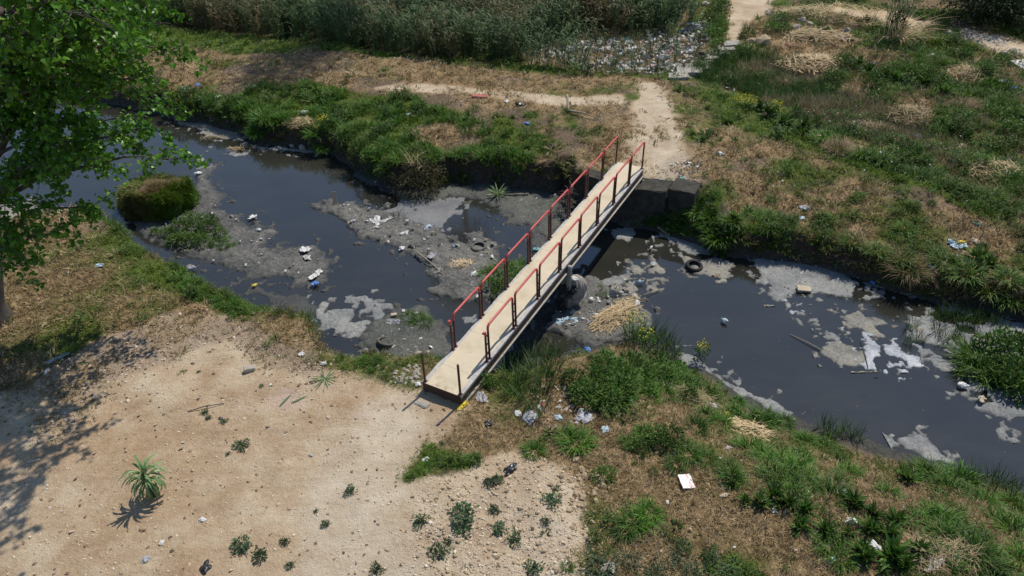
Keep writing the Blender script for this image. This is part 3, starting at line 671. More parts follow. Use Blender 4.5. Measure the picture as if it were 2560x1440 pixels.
# railings
PR = .033
def rail_mesh():
    path = []; r = .11; z0 = RH - .20
    path.append((0, 0, z0)); path.append((0, 0, RH - r))
    for a in range(1, 7):
        t = a / 6 * math.pi / 2; path.append((0, r - r * math.cos(t), RH - r + r * math.sin(t)))
    path.append((0, BP * .5, RH))
    for a in range(0, 7):
        t = a / 6 * math.pi / 2; path.append((0, BP - r + r * math.sin(t), RH - r + r * math.cos(t)))
    path.append((0, BP, z0))
    return MB().tube(path, PR, 12).mesh('railing_panel', True)
def post_mesh(h):
    mb = MB(); mb.tube([(0, 0, -.06), (0, 0, h * .5), (0, 0, h)], PR - .0015, 12); mb.box((-.055, -.05, -.012), (.055, .05, .006)); return mb.mesh('post', False)
RM = rail_mesh(); RM.materials.append(M_RED); PM = post_mesh(RH - .195); PM.materials.append(M_MAROON)
TM = MB().box((-.010, .025, -.012), (.010, BG - .025, .012)).mesh('tie'); TM.materials.append(M_MAROON)
rr = random.Random(11)
for side in (0, 1):
    xx = BW * side
    for i in range(8):
        yy = i * (BP + BG)
        r_ = link('railing_panel', RM, None, bridge, loc=(xx + rr.uniform(-.006, .006), yy, 0))
        r_.rotation_euler = (rr.uniform(-.004, .004), rr.uniform(-.012, .012), 0)
        link('post', PM, None, r_); link('post', PM, None, r_, loc=(0, BP, 0))
        for hh in (.22, .48, .74):
            link('tie', TM, None, r_, loc=(0, -BG, hh * RH + rr.uniform(-.02, .02)))
    # broken stub
    mb = MB(); st = [(0, 0, RH - .26), (0, 0, RH - .16)]
    for a in range(1, 5):
        t = a / 4 * math.pi / 2; st.append((0, -.07 + .07 * math.cos(t), RH - .16 + .07 * math.sin(t)))
    st.append((0, -.11, RH - .09))
    mb.tube(st, PR, 12)
    o = mb.build('broken_rail_end', M_RED, bridge, True, loc=(xx, -BG, 0)); o['label'] = 'short bent red pipe stub where the rail was cut off'
    MBp = post_mesh(RH - .255); link('post', MBp, M_MAROON, o)
    hcut = .99 if side == 0 else 1.03
    o = link('cut_post', post_mesh(hcut), M_MAROON, bridge, loc=(xx + (.0 if side == 0 else 0), -D0, 0))
    o['label'] = 'bare cut post without a rail at the near end'

def bridge_w(x, y, z):
    ca, sa = math.cos(-YAW), math.sin(-YAW)
    return np.array([-1.393 * S + ca * x - sa * y, 13.096 * S + sa * x + ca * y, z])

# abutment walls: near and far
def rough_block(name, corners, ztop, zbot, mat, jitter, seed, nu=14, nv=7, parent=None):
    """a block whose plan is a quad of corners, faces broken up by noise"""
    bm = bmesh.new(); vs_ = []
    for z in (zbot, ztop):
        vs_.append([bm.verts.new((c[0], c[1], z)) for c in corners])
    n = len(corners)
    bm.faces.new(vs_[0][::-1]); bm.faces.new(vs_[1])
    for i in range(n): bm.faces.new((vs_[0][i], vs_[0][(i + 1) % n], vs_[1][(i + 1) % n], vs_[1][i]))
    bmesh.ops.recalc_face_normals(bm, faces=bm.faces)
    bmesh.ops.bevel(bm, geom=bm.edges[:], offset=.03, segments=1, affect='EDGES')
    bmesh.ops.subdivide_edges(bm, edges=bm.edges[:], cuts=4, use_grid_fill=True)
    rr = random.Random(seed)
    for v in bm.verts:
        v.co += Vector((rr.uniform(-1, 1), rr.uniform(-1, 1), rr.uniform(-1, 1) * .6)) * jitter
    me = bpy.data.meshes.new(name); bm.to_mesh(me); bm.free()
    return link(name, me, mat, parent)
fa = bridge_w(-1.6, BL + .0, 0); fb = bridge_w(BW + .1, BL + .0, 0)
a1 = P(1590, 470, -.32); a2 = P(1664, 476, -.32); b1 = P(1670, 470, -.3); b2 = P(1737, 482, -.3)
back = np.array([math.sin(YAW), math.cos(YAW), 0])
def quad(p, q, depth): return [p[:2], q[:2], (q + back * depth)[:2], (p + back * depth)[:2]]
lft = bridge_w(-1.0, BL - .75, 0)
ab = rough_block('abutment', quad(lft, a1, .6), -.40, -2.3, M_DARKCONC, .02, 5); tag(ab, 'dark concrete abutment under the far end of the footbridge', 'abutment')
ab = rough_block('retaining_wall', quad(a1 + back * .06, a2 + back * .02, 1.0), -.40, -2.2, M_DARKCONC, .03, 6); tag(ab, 'mossy concrete wall hung with weeds next to the far abutment', 'wall')
ab = rough_block('retaining_wall', quad(b1 + back * .10, b2 + back * .02, 1.0), -.37, -1.9, M_DARKCONC, .02, 7); tag(ab, 'square ended concrete wall block set back from the mossy wall', 'wall')
na = bridge_w(-.15, -D0 + .15, 0); nb = bridge_w(BW + .15, -D0 + .15, 0)
nblk = rough_block('abutment', [na[:2], nb[:2], (nb + back * .7)[:2], (na + back * .7)[:2]], -.352, -2.2, M_DARKCONC, .015, 8); tag(nblk, 'concrete footing under the near end of the footbridge', 'abutment')
# slab at the near end of the deck
q = P(1045, 1008, ZL); sl = rough_block('paving_slab', [P(1032, 1005, ZL)[:2], P(1062, 1018, ZL)[:2], P(1078, 1006, ZL)[:2], P(1046, 996, ZL)[:2]], hz(q[0], q[1]) + .035, hz(q[0], q[1]) - .1, M_CONC, .006, 9)
tag(sl, 'pale concrete slab set in the dirt at the foot of the bridge', 'slab')
# support post
pc = P(1424, 664, -.12)
mb = MB(); mb.tube([(0, 0, -2.4), (0, 0, -.3), (0, 0, -.17), (0, 0, -.13), (0, 0, -.115)], [.085, .08, .078, .055, .015], 14)
o = mb.build('support_post', M_CONC, None, True, loc=(pc[0], pc[1], 0)); tag(o, 'round topped concrete post standing in the stream beside the bridge deck', 'post')

# ------------------------------------------------------------------ plant meshes
def frames(d):
    d = d / (np.linalg.norm(d, axis=1, keepdims=True) + 1e-9)
    a = np.where(np.abs(d[:, 2:3]) < .95, np.array([[0, 0, 1.0]]), np.array([[1.0, 0, 0]]))
    s = np.cross(d, a); s /= np.linalg.norm(s, axis=1, keepdims=True) + 1e-9
    u = np.cross(s, d); return d, s, u
def blades(base, az, lean, length, width, curl, r, twist=None):
    """ribbons: base (N,3); lean = start angle from vertical; curl = extra bend to the tip -> 4 tris... (7 verts)"""
    n = len(base); k = 4
    ts = np.linspace(0, 1, k)
    pos = np.zeros((n, k, 3)); pos[:, 0] = base
    for i in range(1, k):
        an = lean + curl * (ts[i] - .5 / k) ; st = (length / (k - 1))[:, None]
        dirv = np.stack([np.sin(an) * np.cos(az), np.sin(an) * np.sin(az), np.cos(an)], -1)
        pos[:, i] = pos[:, i - 1] + dirv * st
    sa = az + np.pi / 2 + (twist if twist is not None else r.uniform(-.7, .7, n))
    side = np.stack([np.cos(sa), np.sin(sa), np.zeros(n)], -1)
    V = []; wprof = [.75, 1.0, .75]
    for i in range(k - 1):
        V.append(pos[:, i] - side * (width * wprof[i] * .5)[:, None]); V.append(pos[:, i] + side * (width * wprof[i] * .5)[:, None])
    V.append(pos[:, k - 1])
    V = np.stack(V, 1)       # n,7,3
    f = np.array([[0, 1, 3], [0, 3, 2], [2, 3, 5], [2, 5, 4], [4, 5, 6]])
    Fc = (np.arange(n)[:, None, None] * 7 + f[None]).reshape(-1, 3)
    return V.reshape(-1, 3), Fc
def cat(parts):
    V = []; Fs = []; o = 0
    for v, f in parts: V.append(v); Fs.append(f + o); o += len(v)
    return np.concatenate(V), np.concatenate(Fs)
def tuft(n, h, spread, width, seed, lean=.25, curl=1.0, hv=.4):
    r = np.random.default_rng(seed)
    rad = spread * np.sqrt(r.random(n)); a = r.random(n) * 2 * np.pi
    base = np.stack([rad * np.cos(a), rad * np.sin(a), np.full(n, -.02)], -1)
    az = a + r.normal(0, .7, n)
    return blades(base, az, lean * r.random(n) + .15 * rad / max(spread, .01), h * (1 - hv * r.random(n)), width * r.uniform(.7, 1.2, n), curl * r.uniform(.3, 1.2, n), r)
def leafset(ctr, d, up, L, W, fold=.25, heart=False):
    """leaf faces: base, sides, tip; d direction, up = approximate normal"""
    d = d / (np.linalg.norm(d, axis=1, keepdims=True) + 1e-9)
    s = np.cross(d, up); s /= np.linalg.norm(s, axis=1, keepdims=True) + 1e-9
    n = np.cross(s, d)
    L = np.asarray(L)[:, None]; W = np.asarray(W)[:, None]
    if heart:
        V = np.stack([ctr, ctr + d * L * .22 - s * W * .5 + n * W * fold * .5, ctr + d * L * .22 + s * W * .5 + n * W * fold * .5,
                      ctr + d * L * .62 - s * W * .3 + n * W * fold * .2, ctr + d * L * .62 + s * W * .3 + n * W * fold * .2, ctr + d * L - n * L * .12, ctr + d * L * .45], 1)
        f = np.array([[0, 6, 1], [0, 2, 6], [1, 6, 3], [2, 4, 6], [3, 6, 5], [4, 5, 6]]); m = 7
    else:
        V = np.stack([ctr, ctr + d * L * .5 - s * W * .5 + n * W * fold, ctr + d * L * .5 + s * W * .5 + n * W * fold, ctr + d * L - n * L * .15, ctr + d * L * .55], 1)
        f = np.array([[0, 4, 1], [0, 2, 4], [1, 4, 3], [2, 3, 4]]); m = 5
    Fc = (np.arange(len(ctr))[:, None, None] * m + f[None]).reshape(-1, 3)
    return V.reshape(-1, 3), Fc
def bushm(n, rx, ry, rz, leaf, ratio, seed, shell=.55, updir=.5, lump=.35):
    r = np.random.default_rng(seed)
    u = r.normal(size=(n, 3)); u[:, 2] = np.abs(u[:, 2]); u /= np.linalg.norm(u, axis=1, keepdims=True)
    rad = (shell + (1 - shell) * r.random(n) ** .6)
    az = np.arctan2(u[:, 1], u[:, 0]); 
    lum = 1 + lump * (vnoise(u[:, 0] * 2.3 + 9, u[:, 1] * 2.3 + 4 + u[:, 2] * 1.7, seed) - .5) * 2
    p = u * (rad * lum)[:, None] * np.array([rx, ry, rz])
    d = u + r.normal(0, .6, (n, 3)); d[:, 2] += updir * .4
    up = np.array([0, 0, 1.0]) + r.normal(0, .5, (n, 3))
    L = leaf * r.uniform(.6, 1.3, n)
    return leafset(p, d, up, L, L * ratio)
def rosette(n, L, W, seed, el=.7, h=0.0):
    r = np.random.default_rng(seed)
    az = r.random(n) * 2 * np.pi; e = r.uniform(.1, 1.2, n) * el
    d = np.stack([np.cos(az) * np.cos(e), np.sin(az) * np.cos(e), np.sin(e)], -1)
    c = np.stack([.02 * np.cos(az), .02 * np.sin(az), h * r.random(n)], -1)
    LL = L * r.uniform(.6, 1.1, n)
    c2 = c + d * (LL * .15)[:, None]
    return leafset(c2, d, np.array([0, 0, 1.0]) + r.normal(0, .25, (n, 3)), LL, W * r.uniform(.7, 1.2, n), fold=.18, heart=True)
def stemset(n, h, seed, spread=.1, rad=.006):
    r = random.Random(seed); mb = MB()
    for i in range(n):
        a = r.uniform(0, 6.28); q = r.uniform(0, spread)
        x, y = q * math.cos(a), q * math.sin(a); l = r.uniform(0, .4) * h
        mb.tube([(x, y, -.03), (x + l * .3 * math.cos(a), y + l * .3 * math.sin(a), h * .5), (x + l * math.cos(a), y + l * math.sin(a), h * r.uniform(.8, 1))], [rad, rad * .8, rad * .4], 4, False)
    V = np.array(mb.v); Fq_ = np.array(mb.f); 
    return V, np.concatenate([Fq_[:, [0, 1, 2]], Fq_[:, [0, 2, 3]]])
def weedm(n_stem, h, nleaf, L, W, seed, spread=.12):
    """upright leafy weed: stems with leaves all along"""
    r = np.random.default_rng(seed); parts = [stemset(n_stem, h, seed, spread)]
    a = r.random(nleaf) * 6.283; z = h * (.1 + .9 * r.random(nleaf) ** .8); rad = spread * (.4 + 1.0 * r.random(nleaf)) * (1 - .35 * z / h)
    c = np.stack([rad * np.cos(a), rad * np.sin(a), z], -1)
    e = r.uniform(-.2, .8, nleaf); a2 = a + r.normal(0, .5, nleaf)
    d = np.stack([np.cos(a2) * np.cos(e), np.sin(a2) * np.cos(e), np.sin(e)], -1)
    LL = L * r.uniform(.5, 1.2, nleaf)
    parts.append(leafset(c, d, np.array([0, 0, 1.0]) + r.normal(0, .4, (nleaf, 3)), LL, LL * W / L))
    return cat(parts)
def reedm(seed, h=2.7, n=6):
    """a few reed canes with drooping ribbon leaves"""
    r = np.random.default_rng(seed); parts = []
    rr = random.Random(seed); mb = MB()
    for i in range(n):
        x, y = rr.uniform(-.25, .25), rr.uniform(-.25, .25); a = rr.uniform(0, 6.28); ln = rr.uniform(.02, .35); hh = h * rr.uniform(.65, 1.05)
        pts = [(x + ln * t * t * hh * math.cos(a), y + ln * t * t * hh * math.sin(a), hh * t) for t in (0, .35, .7, 1)]
        mb.tube(pts, [.011, .010, .008, .004], 4, False)
        k = 12; t = r.uniform(.15, 1, k)
        base = np.stack([x + ln * t * t * hh * math.cos(a), y + ln * t * t * hh * math.sin(a), hh * t], -1)
        parts.append(blades(base, r.random(k) * 6.283, r.uniform(.3, .9, k), r.uniform(.35, .6, k), r.uniform(.035, .062, k), r.uniform(.6, 1.8, k), r))
    V = np.array(mb.v); Fq_ = np.array(mb.f); parts.append((V, np.concatenate([Fq_[:, [0, 1, 2]], Fq_[:, [0, 2, 3]]])))
    return cat(parts)
def obj_from(name, vf, mat):
    return mesh_np(name, vf[0], vf[1]), mat

# ------------------------------------------------------------------ scattering of uncountable cover
def proto_collection(name, meshes, mat):
    c = bpy.data.collections.new(name)
    for i, (v, f) in enumerate(meshes):
        me = mesh_np(name, v, f); me.materials.append(mat)
        o = bpy.data.objects.new('%s_%02d' % (name, i), me); c.objects.link(o)
    return c, len(meshes)
def scatter(name, pts, rot, scl, tint, colln, label, cat_=None, seed=0, parent=None):
    c, k = colln; n = len(pts)
    if n == 0: return None
    r = np.random.default_rng(seed)
    me = bpy.data.meshes.new(name); me.vertices.add(n); me.vertices.foreach_set('co', np.asarray(pts, np.float32).ravel())
    def att(nm, typ, key, arr):
        a = me.attributes.new(nm, typ, 'POINT'); a.data.foreach_set(key, arr.ravel())
    att('rot', 'FLOAT_VECTOR', 'vector', np.asarray(rot, np.float32)); att('scl', 'FLOAT_VECTOR', 'vector', np.asarray(scl, np.float32))
    att('tint', 'FLOAT', 'value', np.asarray(tint, np.float32)); att('pick', 'INT', 'value', r.integers(0, k, n).astype(np.int32))
    o = link(name, me, parent=parent)
    ng = bpy.data.node_groups.new('scatter_' + name, 'GeometryNodeTree')
    ng.interface.new_socket('Geometry', in_out='INPUT', socket_type='NodeSocketGeometry'); ng.interface.new_socket('Geometry', in_out='OUTPUT', socket_type='NodeSocketGeometry')
    gi = ng.nodes.new('NodeGroupInput'); go = ng.nodes.new('NodeGroupOutput')
    ci = ng.nodes.new('GeometryNodeCollectionInfo'); ci.inputs['Collection'].default_value = c; ci.inputs['Separate Children'].default_value = True; ci.inputs['Reset Children'].default_value = True
    ip = ng.nodes.new('GeometryNodeInstanceOnPoints'); ip.inputs['Pick Instance'].default_value = True
    def na(nm, dt):
        q = ng.nodes.new('GeometryNodeInputNamedAttribute'); q.data_type = dt; q.inputs['Name'].default_value = nm
        return [s for s in q.outputs if s.enabled and s.name == 'Attribute'][0]
    er = ng.nodes.new('FunctionNodeEulerToRotation')
    L = ng.links
    L.new(gi.outputs[0], ip.inputs['Points']); L.new(ci.outputs[0], ip.inputs['Instance']); L.new(na('pick', 'INT'), ip.inputs['Instance Index'])
    L.new(na('rot', 'FLOAT_VECTOR'), er.inputs[0]); L.new(er.outputs[0], ip.inputs['Rotation']); L.new(na('scl', 'FLOAT_VECTOR'), ip.inputs['Scale'])
    L.new(ip.outputs[0], go.inputs[0])
    md = o.modifiers.new('scatter', 'NODES'); md.node_group = ng
    tag(o, label, cat_, kind='stuff')
    return o
def sample(n, seed, y0=6.5, y1=62):
    """points over the visible ground, thinning with distance as the picture's scale does"""
    r = np.random.default_rng(seed)
    u = r.random(n); a0, a1 = math.atan(y0 / CAM_H), math.atan(y1 / CAM_H)
    y = CAM_H * np.tan(a0 + (a1 - a0) * u)
    x = (r.random(n) * 2 - 1) * (.78 * np.hypot(y, CAM_H) + 2.0)
    return x, y, r
def in_poly(x, y, pts, z=ZL):
    return polysd(x, y, PXY(pts, z)) > 0

C_TURF = proto_collection('turf_tuft', [tuft(22, .13, .13, .016, 40 + i, .5, 1.3) for i in range(5)], M_GRASS)
C_TALL = proto_collection('long_grass_tuft', [tuft(36, .42, .15, .021, 50 + i, .45, 1.5) for i in range(5)], M_LUSH)
C_STRAW = proto_collection('straw_tuft', [tuft(16, .24, .16, .014, 60 + i, 1.2, .7) for i in range(5)], M_STRAW)
C_WEED = proto_collection('leafy_weed', [weedm(5, .32, 70, .11, .045, 70 + i, .16) for i in range(3)] + [rosette(16, .28, .085, 75 + i, .9) for i in range(2)], M_WEED)
C_REED = proto_collection('reed_cane', [reedm(80 + i) for i in range(5)], M_REED)
C_CAT = proto_collection('cattail_tuft', [tuft(16, 1.05, .16, .024, 90 + i, .22, .7, .5) for i in range(5)], M_CAT)
def flake(r_, s):
    v = np.array([[-1, -.7, 0], [1, -.6, .1], [.9, .7, 0], [-.8, .8, .15], [.05, .02, .45]]) * s; v += r_.normal(0, .22 * s, v.shape)
    return v, np.array([[0, 1, 4], [1, 2, 4], [2, 3, 4], [3, 0, 4]])
_r = np.random.default_rng(3)
def mat_litter():
    m, nt, b = newmat('litter_scraps')
    oi = N(nt, 'ShaderNodeObjectInfo')
    c = ramp(nt, oi.outputs['Random'], [(0, (.50, .48, .45)), (.22, (.32, .30, .28)), (.42, (.18, .155, .13)), (.58, (.62, .61, .59)), (.68, (.07, .07, .07)), (.80, (.34, .25, .16)), (.93, (.18, .30, .42)), (.95, (.66, .66, .64)), (.985, (.38, .13, .10))], 'CONSTANT')
    nt.links.new(c, b.inputs['Base Color']); b.inputs['Roughness'].default_value = .6
    return m
def mat_rubbish():
    m, nt, b = newmat('pale_rubbish')
    oi = N(nt, 'ShaderNodeObjectInfo')
    c = ramp(nt, oi.outputs['Random'], [(0, (.62, .60, .57)), (.35, (.45, .43, .41)), (.55, (.70, .69, .67)), (.72, (.28, .25, .22)), (.82, (.50, .40, .30)), (.9, (.25, .36, .45)), (.95, (.52, .30, .28))], 'CONSTANT')
    nt.links.new(c, b.inputs['Base Color']); b.inputs['Roughness'].default_value = .6
    return m
def mat_leaflitter():
    m, nt, b = newmat('dead_leaves')
    oi = N(nt, 'ShaderNodeObjectInfo')
    c = ramp(nt, oi.outputs['Random'], [(0, (.10, .065, .045)), (.35, (.22, .15, .10)), (.65, (.36, .26, .18)), (1, (.55, .45, .36))])
    nt.links.new(c, b.inputs['Base Color']); b.inputs['Roughness'].default_value = .9
    return m
C_LITTER = proto_collection('litter_scrap', [flake(_r, .038) for i in range(6)], mat_litter())
C_RUB = proto_collection('rubbish_piece', [flake(_r, .10) for i in range(6)], mat_rubbish())
C_LEAF = proto_collection('dead_leaf', [flake(_r, .035) for i in range(5)], mat_leaflitter())
def pebble(r_, s):
    import itertools
    t = (1 + 5 ** .5) / 2
    v = np.array([[-1, t, 0], [1, t, 0], [-1, -t, 0], [1, -t, 0], [0, -1, t], [0, 1, t], [0, -1, -t], [0, 1, -t], [t, 0, -1], [t, 0, 1], [-t, 0, -1], [-t, 0, 1]]) / 1.9
    f = np.array([[0, 11, 5], [0, 5, 1], [0, 1, 7], [0, 7, 10], [0, 10, 11], [1, 5, 9], [5, 11, 4], [11, 10, 2], [10, 7, 6], [7, 1, 8], [3, 9, 4], [3, 4, 2], [3, 2, 6], [3, 6, 8], [3, 8, 9], [4, 9, 5], [2, 4, 11], [6, 2, 10], [8, 6, 7], [9, 8, 1]])
    v = v * (1 + r_.normal(0, .14, (12, 1))) * np.array([1, r_.uniform(.65, 1), r_.uniform(.45, .75)]) * s
    return v, f
def mat_gravel():
    m, nt, b = newmat('gravel')
    oi = N(nt, 'ShaderNodeObjectInfo')
    c = ramp(nt, oi.outputs['Random'], [(0, (.40, .295, .19)), (.5, (.50, .39, .27)), (.85, (.58, .49, .36)), (1, (.66, .60, .52))])
    nt.links.new(c, b.inputs['Base Color']); b.inputs['Roughness'].default_value = .95
    return m
C_GRAVEL = proto_collection('gravel_stone', [pebble(_r, .03) for i in range(6)], mat_gravel())

def rot3(r, n, tilt): return np.stack([r.normal(0, tilt, n), r.normal(0, tilt, n), r.random(n) * 6.283], -1)
def scl3(s): return np.stack([s, s, s], -1)

# turf, long grass, straw, leafy ground cover
x, y, r = sample(150000, 201); z = height(x, y); cvr = cover(x, y); dist = np.sqrt(x * x + y * y + CAM_H ** 2)
grow = np.clip(dist / 19, .8, 2.4)
ok = z > ZW + .15
reed_in = in_poly(x, y, REED)
p_t = np.clip(np.maximum(np.clip(cvr['green'] - .06, 0, 1), np.clip(cvr['dry'] - .14, 0, 1) * .8) * .85, 0, 1) * (1 - .6 * cvr['tall'])
k = ok & (r.random(len(x)) < p_t) & ~reed_in
tn = np.clip(.5 + .85 * (cvr['dry'] - cvr['green']) + r.normal(0, .15, len(x)), 0, 1)
s_ = grow * r.uniform(.6, 1.25, len(x))
scatter('turf_grass', np.stack([x, y, z - .01], -1)[k], rot3(r, k.sum(), .25), np.stack([s_, s_, s_ * (.55 + .6 * cvr['tall'])], -1)[k], tn[k], C_TURF, 'short olive and straw coloured turf covering both banks')
x, y, r = sample(70000, 202); z = height(x, y); cvr = cover(x, y); dist = np.sqrt(x * x + y * y + CAM_H ** 2); grow = np.clip(dist / 24, .75, 1.6)
ok = (z > ZW + .1) & ~in_poly(x, y, REED)
v = fbm(x, y, .9, 3, 77)
p_t = np.clip(cvr['green'] * cvr['tall'] * 1.4 * sstep(.36, .6, v), 0, 1)
k = ok & (r.random(len(x)) < p_t)
s_ = grow * r.uniform(.45, 1.1, len(x)) * (.45 + .6 * cvr['tall'])
tn = np.clip(.12 + .35 * (cvr['dry'] - cvr['green']) + r.normal(0, .12, len(x)), 0, 1)
scatter('long_grass', np.stack([x, y, z - .01], -1)[k], rot3(r, k.sum(), .15), scl3(s_)[k], tn[k], C_TALL, 'long green grass growing in patches on the banks')
x, y, r = sample(70000, 203); z = height(x, y); cvr = cover(x, y); dist = np.sqrt(x * x + y * y + CAM_H ** 2); grow = np.clip(dist / 22, .8, 1.9)
ok = (z > ZW + .15) & ~in_poly(x, y, REED)
k = ok & (r.random(len(x)) < np.clip((cvr['dry'] - .45) * 1.1, 0, 1) * (1 - cvr['green'] * .6))
s_ = grow * r.uniform(.5, 1.2, len(x))
scatter('straw', np.stack([x, y, z], -1)[k], rot3(r, k.sum(), .4), np.stack([s_, s_, s_ * .6], -1)[k], r.random(k.sum()), C_STRAW, 'dry straw lying on the banks')
x, y, r = sample(36000, 204); z = height(x, y); cvr = cover(x, y); dist = np.sqrt(x * x + y * y + CAM_H ** 2); grow = np.clip(dist / 26, .7, 1.5)
v = fbm(x, y, 1.3, 3, 78)
ok = (z > ZW + .1) & ~in_poly(x, y, REED)
k = ok & (r.random(len(x)) < np.clip(cvr['green'] * cvr['tall'] * sstep(.42, .62, v), 0, 1))
s_ = grow * r.uniform(.5, 1.2, len(x))
scatter('leafy_ground_cover', np.stack([x, y, z - .01], -1)[k], rot3(r, k.sum(), .12), scl3(s_)[k], r.uniform(0, .25, k.sum()), C_WEED, 'leafy green weeds carpeting the damp ground')

# bank edges get hanging grass
x, y, r = sample(60000, 205); z = height(x, y)
e = .12; sl_ = np.hypot(height(x + e, y) - z, height(x, y + e) - z) / e
k = (sl_ > .75) & (z > ZW + .12) & (r.random(len(x)) < np.where(y > 17, .95, .35)) & (fbm(x, y, 1.2, 3, 55) > np.where(y > 17, .34, .4))
brg = np.abs((x + 1.393 * S) * math.cos(YAW) - (y - 13.096 * S) * math.sin(YAW) - BW / 2)
k &= brg > 2.3
tn = np.clip(.15 + .5 * sstep(.45, .6, fbm(x, y, 1.5, 3, 56)) + r.normal(0, .2, len(x)), 0, 1)
scatter('bank_edge_grass', np.stack([x, y, z - .01], -1)[k], rot3(r, k.sum(), .35), scl3(r.uniform(.5, 1.1, len(x)))[k], tn[k], C_TALL, 'grass hanging over the steep stream banks')

# reed bed, cattail beds
def fill(poly, n, seed, zref=ZL):
    q = PXY(poly, zref); lo, hi = q.min(0), q.max(0); r = np.random.default_rng(seed)
    x = r.uniform(lo[0], hi[0], n); y = r.uniform(lo[1], hi[1], n); k = polysd(x, y, q) + (fbm(x, y, 2, 2, 5) - .5) * 1.0 > 0
    return x[k], y[k], r
GAP = [(860, -20), (1090, -20), (1070, 45), (900, 50)]
x, y, r = fill(REED, 20000, 211); z = height(x, y)
low = zone(x, y, REED_LOW, edge=.6, amp=.6); gap = zone(x, y, GAP, edge=.6, amp=.5)
k = (y < 62) & (r.random(len(x)) > low * .93) & (r.random(len(x)) > gap * .97) & (x > -28) & (x < 16)
tn = np.clip(sstep(.52, .68, fbm(x, y, 3.0, 3, 61)) * .6 + r.normal(-.08, .2, len(x)), 0, 1)
s_ = r.uniform(.6, 1.1, len(x)) * (1 - .35 * low)
scatter('reed_bed', np.stack([x, y, z - .02], -1)[k], rot3(r, k.sum(), .12), scl3(s_)[k], tn[k], C_REED, 'tall grey green and brown reed bed beyond the far bank')
x, y, r = fill(REED_LOW, 420, 212); z = height(x, y)
scatter('sparse_cattails', np.stack([x, y, z - .02], -1), rot3(r, len(x), .15), scl3(r.uniform(.5, 1.0, len(x))), np.clip(r.normal(.55, .3, len(x)), 0, 1), C_CAT, 'thin dry cattails standing among rubbish by the stepping stones')
x, y, r = fill(CATTAIL_R, 2600, 213); z = height(x, y)
tn = np.clip(sstep(.48, .6, fbm(x, y, 1.6, 3, 64)) * .9 + r.normal(.0, .2, len(x)), 0, 1)
scatter('cattail_bed', np.stack([x, y, z - .02], -1), rot3(r, len(x), .15), scl3(r.uniform(.45, .85, len(x))), tn, C_CAT, 'dark green cattail bed across the stream past the path')
x, y, r = fill(WILD_R, 3800, 214); z = height(x, y); v = fbm(x, y, 2.0, 3, 65); k = (v > .46) & (cover(x, y)['pale'] < .2)
scatter('wild_cattails', np.stack([x, y, z - .02], -1)[k], rot3(r, k.sum(), .25), scl3(r.uniform(.35, .7, len(x)))[k], np.clip(r.normal(.1, .2, len(x)) + 1.0 * sstep(.5, .6, fbm(x, y, 1.7, 3, 66)), 0, 1)[k], C_CAT, 'patchy cattails in the overgrown waste ground')

# gravel, dead leaves, scraps
x, y, r = sample(110000, 221, 6.5, 26); z = height(x, y); cvr = cover(x, y)
rub = zone(x, y, RUBBLE, edge=.6, amp=.6)
k = (cvr['tan'] > .6) & (z > ZW + .6) & (r.random(len(x)) < .26 + .7 * rub + .5 * cvr['pink'] + .4 * cvr['litter'])
s_ = r.lognormal(-.85, .45, len(x)) * (1 + .45 * rub)
scatter('gravel', np.stack([x, y, z + .002], -1)[k], rot3(r, k.sum(), .5), scl3(s_)[k], np.zeros(k.sum()), C_GRAVEL, 'small stones and crumbs of soil on the bare dirt')
x, y, r = sample(60000, 222, 6.5, 26); z = height(x, y); cvr = cover(x, y)
k = (z > ZW + .6) & (r.random(len(x)) < .75 * cvr['litter'] + .04 * (cvr['tan'] > .6)) & (x < 3)
scatter('dead_leaves', np.stack([x, y, z + .006], -1)[k], rot3(r, k.sum(), .35), scl3(r.uniform(.5, 1.5, len(x)))[k], np.zeros(k.sum()), C_LEAF, 'dead leaves scattered on the dirt under the poplar')
x, y, r = fill([(1350, 110), (1480, 85), (1560, 75), (1700, 60), (1765, 35), (1775, 80), (1745, 130), (1690, 165), (1560, 160), (1450, 145)], 1900, 231); z = height(x, y)
k = fbm(x, y, 1.3, 3, 67) > .42
scatter('rubbish_belt', np.stack([x, y, z + .12 + .12 * r.random(len(x))], -1)[k], rot3(r, k.sum(), .5), scl3(r.uniform(.5, 1.7, len(x)))[k], np.zeros(k.sum()), C_RUB, 'belt of pale rubbish spread between the reed bed and the far path')
def scraps(name, poly, n, seed, zoff, label, smin=.5, smax=1.6, onwater=True):
    q = PXY(poly, ZW if onwater else ZL); lo, hi = q.min(0), q.max(0); r = np.random.default_rng(seed)
    x = r.uniform(lo[0], hi[0], n); y = r.uniform(lo[1], hi[1], n); k = polysd(x, y, q) > .1; x, y = x[k], y[k]
    z = np.full(len(x), ZW + zoff) if onwater else height(x, y) + zoff
    return np.stack([x, y, z], -1), r, smin, smax
LT = []
